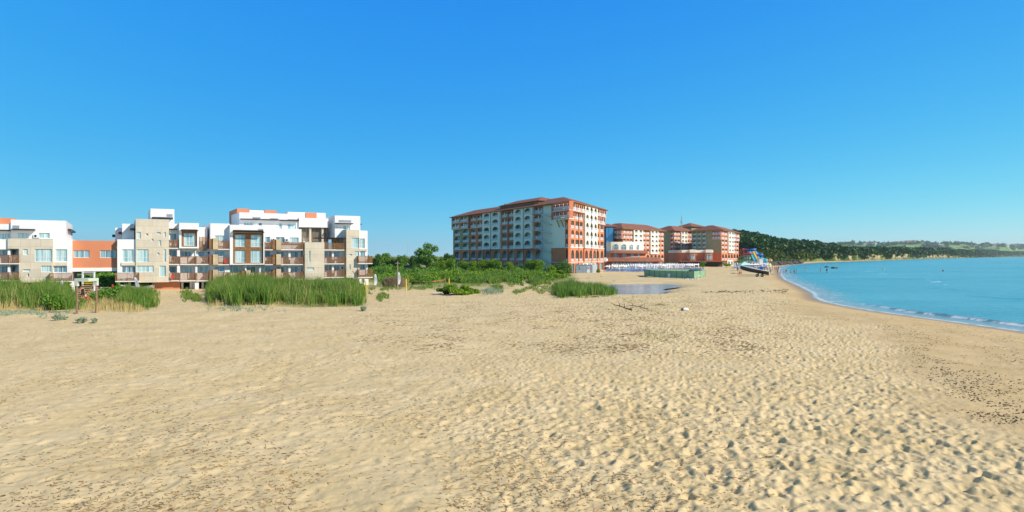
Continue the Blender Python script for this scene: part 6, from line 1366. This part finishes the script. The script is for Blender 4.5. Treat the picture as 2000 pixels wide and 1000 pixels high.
cl_cols = {'black': (.02, .02, .02), 'red': (.5, .03, .03), 'blue': (.03, .1, .4), 'white': (.75, .75, .75), 'orange': (.6, .2, .04), 'green': (.05, .3, .1), 'pink': (.6, .15, .3)}; CM = {}
def person(pose, loc, rz, label, bottom='blue', top=None, dress=None, sc=1.0, group=None):
    o = bpy.data.objects.new('person', PM[pose]); C.objects.link(o); o.location = loc; o.rotation_euler = (0, 0, rz); o.scale = (sc,) * 3; tagp(o, label, 'person', group)
    off = -.8 if pose == 'sit' else 0
    def part(nm, col, segs):
        b = MB()
        for a_, c_, r0, r1 in segs:
            b.tube(a_, c_, r0, r1, 10)
        if pose == 'lie': b.v = [(x, z - .8, -y + .16) for x, y, z in b.v]
        else: b.v = [(x, y, z + off) for x, y, z in b.v]
        if col not in CM: CM[col] = mat('cloth_' + col, cl_cols[col], .9, .1) if col in cl_cols else M['hair']
        q = b.build(nm, CM[col], None); q.parent = o
    part('hair', 'hair', [((0, .0, 1.66), (0, .01, 1.78), .115, .07), ((0, .05, 1.58), (0, .03, 1.7), .07, .1)])
    if dress: part('dress', dress, [((0, 0, 1.42), (0, 0, 1.0), .175, .165), ((0, 0, 1.0), (0, 0, .55), .17, .27)])
    else:
        part('swimwear', bottom, [((0, 0, 1.0), (0, 0, .8), .17, .185)] if pose != 'sit' else [((0, 0, 1.02), (0, 0, .85), .175, .18)])
        if top: part('top', top, [((0, 0, 1.44), (0, 0, 1.0), .18, .165)])
    return o
p = GP(161, 583.5); person('stand', p, 1.2, 'adult in a dark dress standing by the wooden play steps', dress='black', sc=.98)
p2 = GP(167, 585); person('stand', (p2[0], p2[1], p2[2]), 2.0, 'small child in white beside the adult in dark dress', bottom='white', top='white', sc=.5)
t = thing('toy_car', 'red ride-on toy on the sand by the child', 'toy', GP(169, 587)); b = MB(); q = Vector(GP(169, 587)); b.box(q.x - .35, q.y - .18, q.z + .12, q.x + .35, q.y + .18, q.z + .32); b.box(q.x - .1, q.y - .15, q.z + .32, q.x + .2, q.y + .15, q.z + .5); b.build('body', M['red'], t)
for dx in (-.22, .22): b = MB(); b.tube((q.x + dx, q.y - .22, q.z + .12), (q.x + dx, q.y + .22, q.z + .12), .12, n=10); b.build('wheel', M['black'], t)
PP = [(1519, 536, 'walk', 'black', None, 'bather in dark trunks walking where the sand meets the water'), (1524, 535.5, 'stand', 'red', None, 'bather standing just behind the walking bather'), (1531, 534, 'walk', 'blue', None, 'bather in shallow water, third from the sand'), (1535.5, 533, 'stand', 'black', 'black', 'bather with dark top in shallow water'),
  (1544.5, 535.5, 'walk', 'red', 'pink', 'bather wading with pinkish top'), (1551.5, 535, 'stand', 'green', None, 'low bather crouched next to the wading bather'), (1556, 536, 'walk', 'white', None, 'bather in pale clothes in the shallows'), (1573.5, 533, 'stand', 'orange', None, 'lone bather waist deep in the bay'),
  (1602.5, 533.8, 'stand', 'red', None, 'bather far out in the water, left of a pair'), (1615, 535, 'stand', 'black', 'black', 'bather in black far out in the water, right of a pair'), (1520.5, 527.5, 'stand', 'black', 'black', 'tall dark figure near the breakwater'), (1504, 531, 'stand', 'black', None, 'person on the sand right of the lime umbrella'),
  (1499, 530, 'walk', 'blue', None, 'person walking under the coloured umbrellas'), (1493.5, 532, 'arms', 'red', None, 'person with bent arms below the blue umbrella'), (1480, 532, 'stand', 'red', None, 'tanned person right of the boat bow'), (1483, 531.5, 'walk', 'blue', 'green', 'person in green top near the boat'),
  (1486, 529.5, 'stand', 'orange', None, 'person behind the one in green top'), (1489.5, 530, 'walk', 'black', None, 'person between boat and umbrellas'), (1441, 531, 'stand', 'black', 'black', 'dark clad person standing left of the boat'), (1509, 528, 'walk', 'white', None, 'person in white shorts by the dark boulders'),
  (1513, 527.5, 'stand', 'blue', None, 'person right of the one in white shorts'), (1516, 529, 'stand', 'red', None, 'person at the water edge by the breakwater'), (1473, 530, 'arms', 'white', 'white', 'person in white behind the boat'), (1467, 530, 'stand', 'orange', None, 'person under the wide white canopy'), (1460, 530, 'walk', 'black', None, 'person under the aqua marquee')]
rr_ = random.Random(8)
for px, py, pose, bc, tc_, lb in PP:
    q = GP(px, py); 
    sdv = float(shore_dist(np.array([q[0]]), np.array([q[1]]))[0])
    if sdv < 0: q = (q[0], q[1], SEA - .35)
    person(pose, q, rr_.uniform(0, 6.3), lb, bc, tc_, sc=rr_.uniform(.92, 1.05))
for i, (px, bc) in enumerate(((1433, 'black'), (1437, 'red'), (1440.5, 'red'), (1444.5, 'orange'), (1448, 'red'))): person('sit' if i > 2 else 'lie', GP(px, 534.5 + (i % 2) * .5), 1.4 + i * .5, ['sunbather lying at the left end of the group left of the boat', 'sunbather lying second in the group left of the boat', 'sunbather lying in the middle of the group left of the boat', 'sunbather sitting fourth in the group', 'sunbather sitting nearest the boat'][i], bc)
for i in range(16):
    px = 1290 + i * 5.2; loc = G(px, 217 + rr_.uniform(0, 4) + max(0, px - 1310) * .15); person(rr_.choice(['stand', 'sit', 'walk', 'arms']), loc, rr_.uniform(0, 6), 'tanned sunbather among the blue loungers behind the green fence', rr_.choice(list(cl_cols)), None, group='sunbathers among the loungers')
# sunbathers' mat
b = MB(); q = Vector(GP(1438, 535)); b.box(q.x - 1.6, q.y - .8, q.z + .01, q.x + .2, q.y + .6, q.z + .05); tagp(b.build('beach_towel', M['canvas']), 'pale towel under the sunbathers left of the boat', 'towel')

# air conditioners and downpipes on the apartments
def wall_unit(px, py, off):
    tt, D_ = fa.t(px, off); z = fa.z(px, py, off); c = fa.pt(tt, off, z); t = thing('air_conditioner', 'white air conditioner' + wl[(px, py)], 'air conditioner', c, 'air conditioners'); b = MB()
    fa.box(b, tt - .4, z - .28, tt + .4, z + .28, off - .3, off); b.build('casing', M['frame'], t); b = MB(); p_ = fa.pt(tt - .1, off - .3, z); q_ = fa.pt(tt - .1, off - .32, z); b.tube(p_, q_, .2, n=12); b.build('fan_grille', M['dark'], t)
wl = {(535, 468.5): ' between the top balcony doors of the long block', (561, 469): ' above the right top balcony of the long block', (71.5, 461): ' beside the top left window of the far left block', (669, 523): ' on the lowest balcony of the end block', (408.5, 494): ' beside the middle balcony near the timber pier'}
for k_ in wl: wall_unit(k_[0], k_[1], {535: .8, 561: .8, 71.5: .6, 669: 1.2, 408.5: 1.3}[k_[0]])

# things drying or standing on the balconies
def balc_chair(px, py, off, fr=fa, mt='bal', label='x'):
    tt, D_ = fr.t(px, off); z = fr.z(px, py, off); c = fr.pt(tt, off, z); t = thing('balcony_chair', label, 'chair', c, 'chairs on the apartment balconies'); b = MB(); x, y, _ = c
    b.box(x - .25, y - .25, z + .42, x + .25, y + .25, z + .46); b.build('seat', M[mt], t); b = MB(); b.box(x - .25, y + .21, z + .46, x + .25, y + .25, z + .9); b.build('backrest', M[mt], t); b = MB()
    for dx in (-.22, .19):
        for dy in (-.22, .19): b.box(x + dx, y + dy, z, x + dx + .03, y + dy + .03, z + .42)
    b.build('legs', M['metal'], t)
for i, (px, py, lb) in enumerate(((29, 513.5, 'white chair on the middle left balcony of the far left block'), (335, 515, 'white chair on the middle balcony beside the taupe tower'), (342, 483.5, 'white chair on the top balcony beside the taupe tower'), (397, 515, 'white chair on the balcony under the wooden screen'),
       (525, 486.5, 'white chair on the top balcony right of the timber bay'), (577, 515.5, 'white chair on the middle right balcony of the long block'), (655, 514, 'white chair on the middle balcony of the end block'), (252, 547.5, 'white chair on the low balcony above the rowing boat'))): balc_chair(px, py, -.1, label=lb)
for px, py, lb in ((440, 510, 'red towel hung over the middle railing of the white block'), (337, 540, 'red towel over the lower railing beside the taupe tower')):
    r_ = fa.rect(px - 3, py - 3, px + 2, py + 4, -.75); b = MB(); fa.box(b, r_[0], r_[1], r_[2], r_[3], -.75, -.70); tagp(b.build('towel', M['red']), lb, 'towel')

# ------------------------------------------------------------------ debris: twigs, seaweed, pebbles
def scatter_twigs(name, label, n, fn, L, w, mt, seed, h=.012):
    rg = np.random.default_rng(seed); px, py = fn(rg, n); D = CZ * F / (py - 500); x = (px - 1000) / F * D
    i = np.searchsorted(-Ds[::-1] * -1, D); z = ground_micro(x, D) + .006; n = len(x)
    a = rg.normal(size=n) * .9 + .3; l = L * rg.uniform(.4, 1.5, n) / 2; ww = w * rg.uniform(.5, 1.4, n) / 2; tz = rg.normal(size=n) * .12 * l
    d = np.stack([np.cos(a) * l, np.sin(a) * l, tz], 1); s = np.stack([-np.sin(a) * ww, np.cos(a) * ww, 0 * a], 1); c = np.stack([x, D, z], 1); u = np.array([0, 0, h])
    V = np.stack([c - d - s, c - d + s, c + d + s, c + d - s, c - d * .9 + u, c + d * .9 + u], 1).reshape(-1, 3); k = np.arange(n)[:, None] * 6
    Fc = np.concatenate([k + np.array([0, 4, 5, 3]), k + np.array([1, 2, 5, 4])]); o = npmesh(name, V, Fc, mt); tagp(o, label, 'debris', kind='stuff')
inn = slice(int(np.searchsorted(pxs, -60)), int(np.searchsorted(pxs, 2060))); pin = pxs[inn]; Zin = Z[:, inn]
def ground_micro(x, D):
    """height of the finished ground mesh (bilinear in the grid)"""
    px = 1000 + x / D * F; c = np.clip((px - pin[0]) / 1.55, 0, len(pin) - 2.001); r = np.interp(-D, -Ds[::-1] * 1.0, np.arange(len(Ds))[::-1].astype(float)) if False else np.interp(D, Ds, np.arange(len(Ds)).astype(float))
    r = np.clip(r, 0, len(Ds) - 1.001); ci = c.astype(int); ri = r.astype(int); fc = c - ci; fr2_ = r - ri
    return (Zin[ri, ci] * (1 - fc) + Zin[ri, ci + 1] * fc) * (1 - fr2_) + (Zin[ri + 1, ci] * (1 - fc) + Zin[ri + 1, ci + 1] * fc) * fr2_
def patchy(x0, x1, y0, y1, sc, th, sd_):
    def fn(rg, n):
        px = rg.uniform(x0, x1, n * 4); py = y0 + (y1 - y0) * rg.uniform(0, 1, n * 4) ** 1.0; D = CZ * F / (py - 500); x = (px - 1000) / F * D
        pr_ = ss(th - .08, th + .12, fbm(x / sc, D / sc, sd_, 4)) + .06; pr_ *= np.clip(((D / 14.0) ** 1.1), 1, 5) / 5 if False else 1
        pr_ = pr_ * ss(0, 160, px - x0 + (x0 < 0) * 200) * ss(0, 200, x1 - px + (fbm(px / 60, py / 30, 4, 2) - .5) * 200) * ss(0, 14, py - y0) * (1 if y1 > 1000 else ss(0, 25, y1 - py)); k = rg.uniform(0, 1, n * 4) < pr_; s_ = shore_dist(x, D) > 4; k &= s_; return px[k][:n], py[k][:n]
    return fn
twm = mat('twig_brown', (.16, .10, .05), .9, .3, 3); twm2 = mat('straw_tan', (.36, .25, .12), .9, .3, 3); sw = mat('dried_seaweed', (.035, .027, .018), .9, .4, 4)
scatter_twigs('twigs', 'brown twigs and dry seaweed strands strewn over the foreground sand', 3400, patchy(-50, 1350, 650, 1010, 2.2, .53, 3), .09, .011, twm, 1)
scatter_twigs('straw', 'pale dry straw bits scattered over the sand', 6500, patchy(-50, 1600, 605, 1010, 3.0, .5, 8), .11, .014, twm2, 2)
scatter_twigs('twigs', 'drift line of dark twigs across the middle of the beach', 2600, patchy(1000, 1640, 576, 700, 2.6, .56, 14), .22, .024, twm, 3, .02)
scatter_twigs('twigs', 'fine dry bits on the sand below the green bushes', 2600, patchy(640, 1340, 585, 700, 2.6, .55, 19), .22, .022, twm, 4, .015)
def clumps(name, label, px, py, r, seed):
    rg = np.random.default_rng(seed); D = CZ * F / (py - 500); x = (px - 1000) / F * D; n = len(px); z = ground_micro(x, D); r = r * rg.uniform(.4, 1.5, n); K = 7; V = []; A = rg.uniform(0, 6.28, n)
    el = rg.uniform(1, 2.6, n)
    for k in range(K):
        t = 2 * math.pi * k / K + rg.uniform(-.3, .3, n); rr = r * rg.uniform(.55, 1.2, n); dx = np.cos(t) * rr * el; dy = np.sin(t) * rr * .8; ca, sa = np.cos(A * .2), np.sin(A * .2); V.append(np.stack([x + dx * ca - dy * sa, D + dx * sa + dy * ca, z + .003], 1))
    V.append(np.stack([x, D, z + r * .28 + .01], 1)); V = np.stack(V, 1).reshape(-1, 3); b = np.arange(n)[:, None] * (K + 1); Fc = np.concatenate([b + np.array([k, (k + 1) % K, K]) for k in range(K)]); o = npmesh(name, V, Fc, sw, smooth=False); tagp(o, label, 'seaweed', kind='stuff')
rg = np.random.default_rng(5)
n = 15000; px = rg.uniform(1560, 2050, n); py = rg.uniform(612, 830, n); D = CZ * F / (py - 500); x = (px - 1000) / F * D; s_ = shore_dist(x, D); l_ = np.where(D < 60, np.clip(13 + (44 - D) * .5, 12.5, 24), np.clip(13 - (D - 60) * .4, 4, 13))
edge = np.exp(-((s_ - l_ * .93) / 1.4) ** 2); tide = np.exp(-((s_ - 3.2 - (fbm(x / 3, D / 3, 2, 2) - .5) * 2) / .7) ** 2)
pr_ = (s_ > 1.5) * (edge * (.35 + .65 * ss(26, 38, D)) + tide * .5 + .30 * (s_ < l_)) * ss(.34, .56, fbm(x / 1.6, D / 1.6, 33, 3)); k = rg.uniform(0, 1, n) < pr_
clumps('seaweed', 'dark dried seaweed clumps on the firm sand near the water', px[k], py[k], .036, 6)
n = 3000; px = rg.uniform(1370, 1540, n); s = (px - 1370) / 170; py = 570.5 - 4 * s ** 2 + rg.normal(size=n) * (.5 + 2.4 * s) ; k = rg.uniform(0, 1, n) < ss(.4, .6, fbm(px / 5, py / 2, 3, 3)) * .45
clumps('seaweed', 'dark seaweed line across the beach between pond and waterline', px[k], py[k], .09, 7)
# pebbles of the footprint-free bank edge above the pond
n = 1200; px = rg.uniform(1208, 1315, n); py = 555.3 + rg.normal(size=n) * .35; clumps('bank_edge', 'dark wet edge of the bank above the pond', px, py, .16, 8)

# air between the camera and the far coast
b = MB(); b.box(-16000, -900, -12, 16000, 9600, 260); hz = b.build('haze', None); hz.data.materials.clear()
hm = bpy.data.materials.new('haze'); hm.use_nodes = True; t_ = hm.node_tree; t_.nodes.clear(); mo = t_.nodes.new('ShaderNodeOutputMaterial'); pv = t_.nodes.new('ShaderNodeVolumePrincipled')
pv.inputs['Color'].default_value = (.80, .93, 1.0, 1); pv.inputs['Density'].default_value = .00006; pv.inputs['Anisotropy'].default_value = .2; t_.links.new(pv.outputs[0], mo.inputs['Volume']); hz.data.materials.append(hm); tagp(hz, 'thin bluish haze in the air', 'haze', kind='stuff')
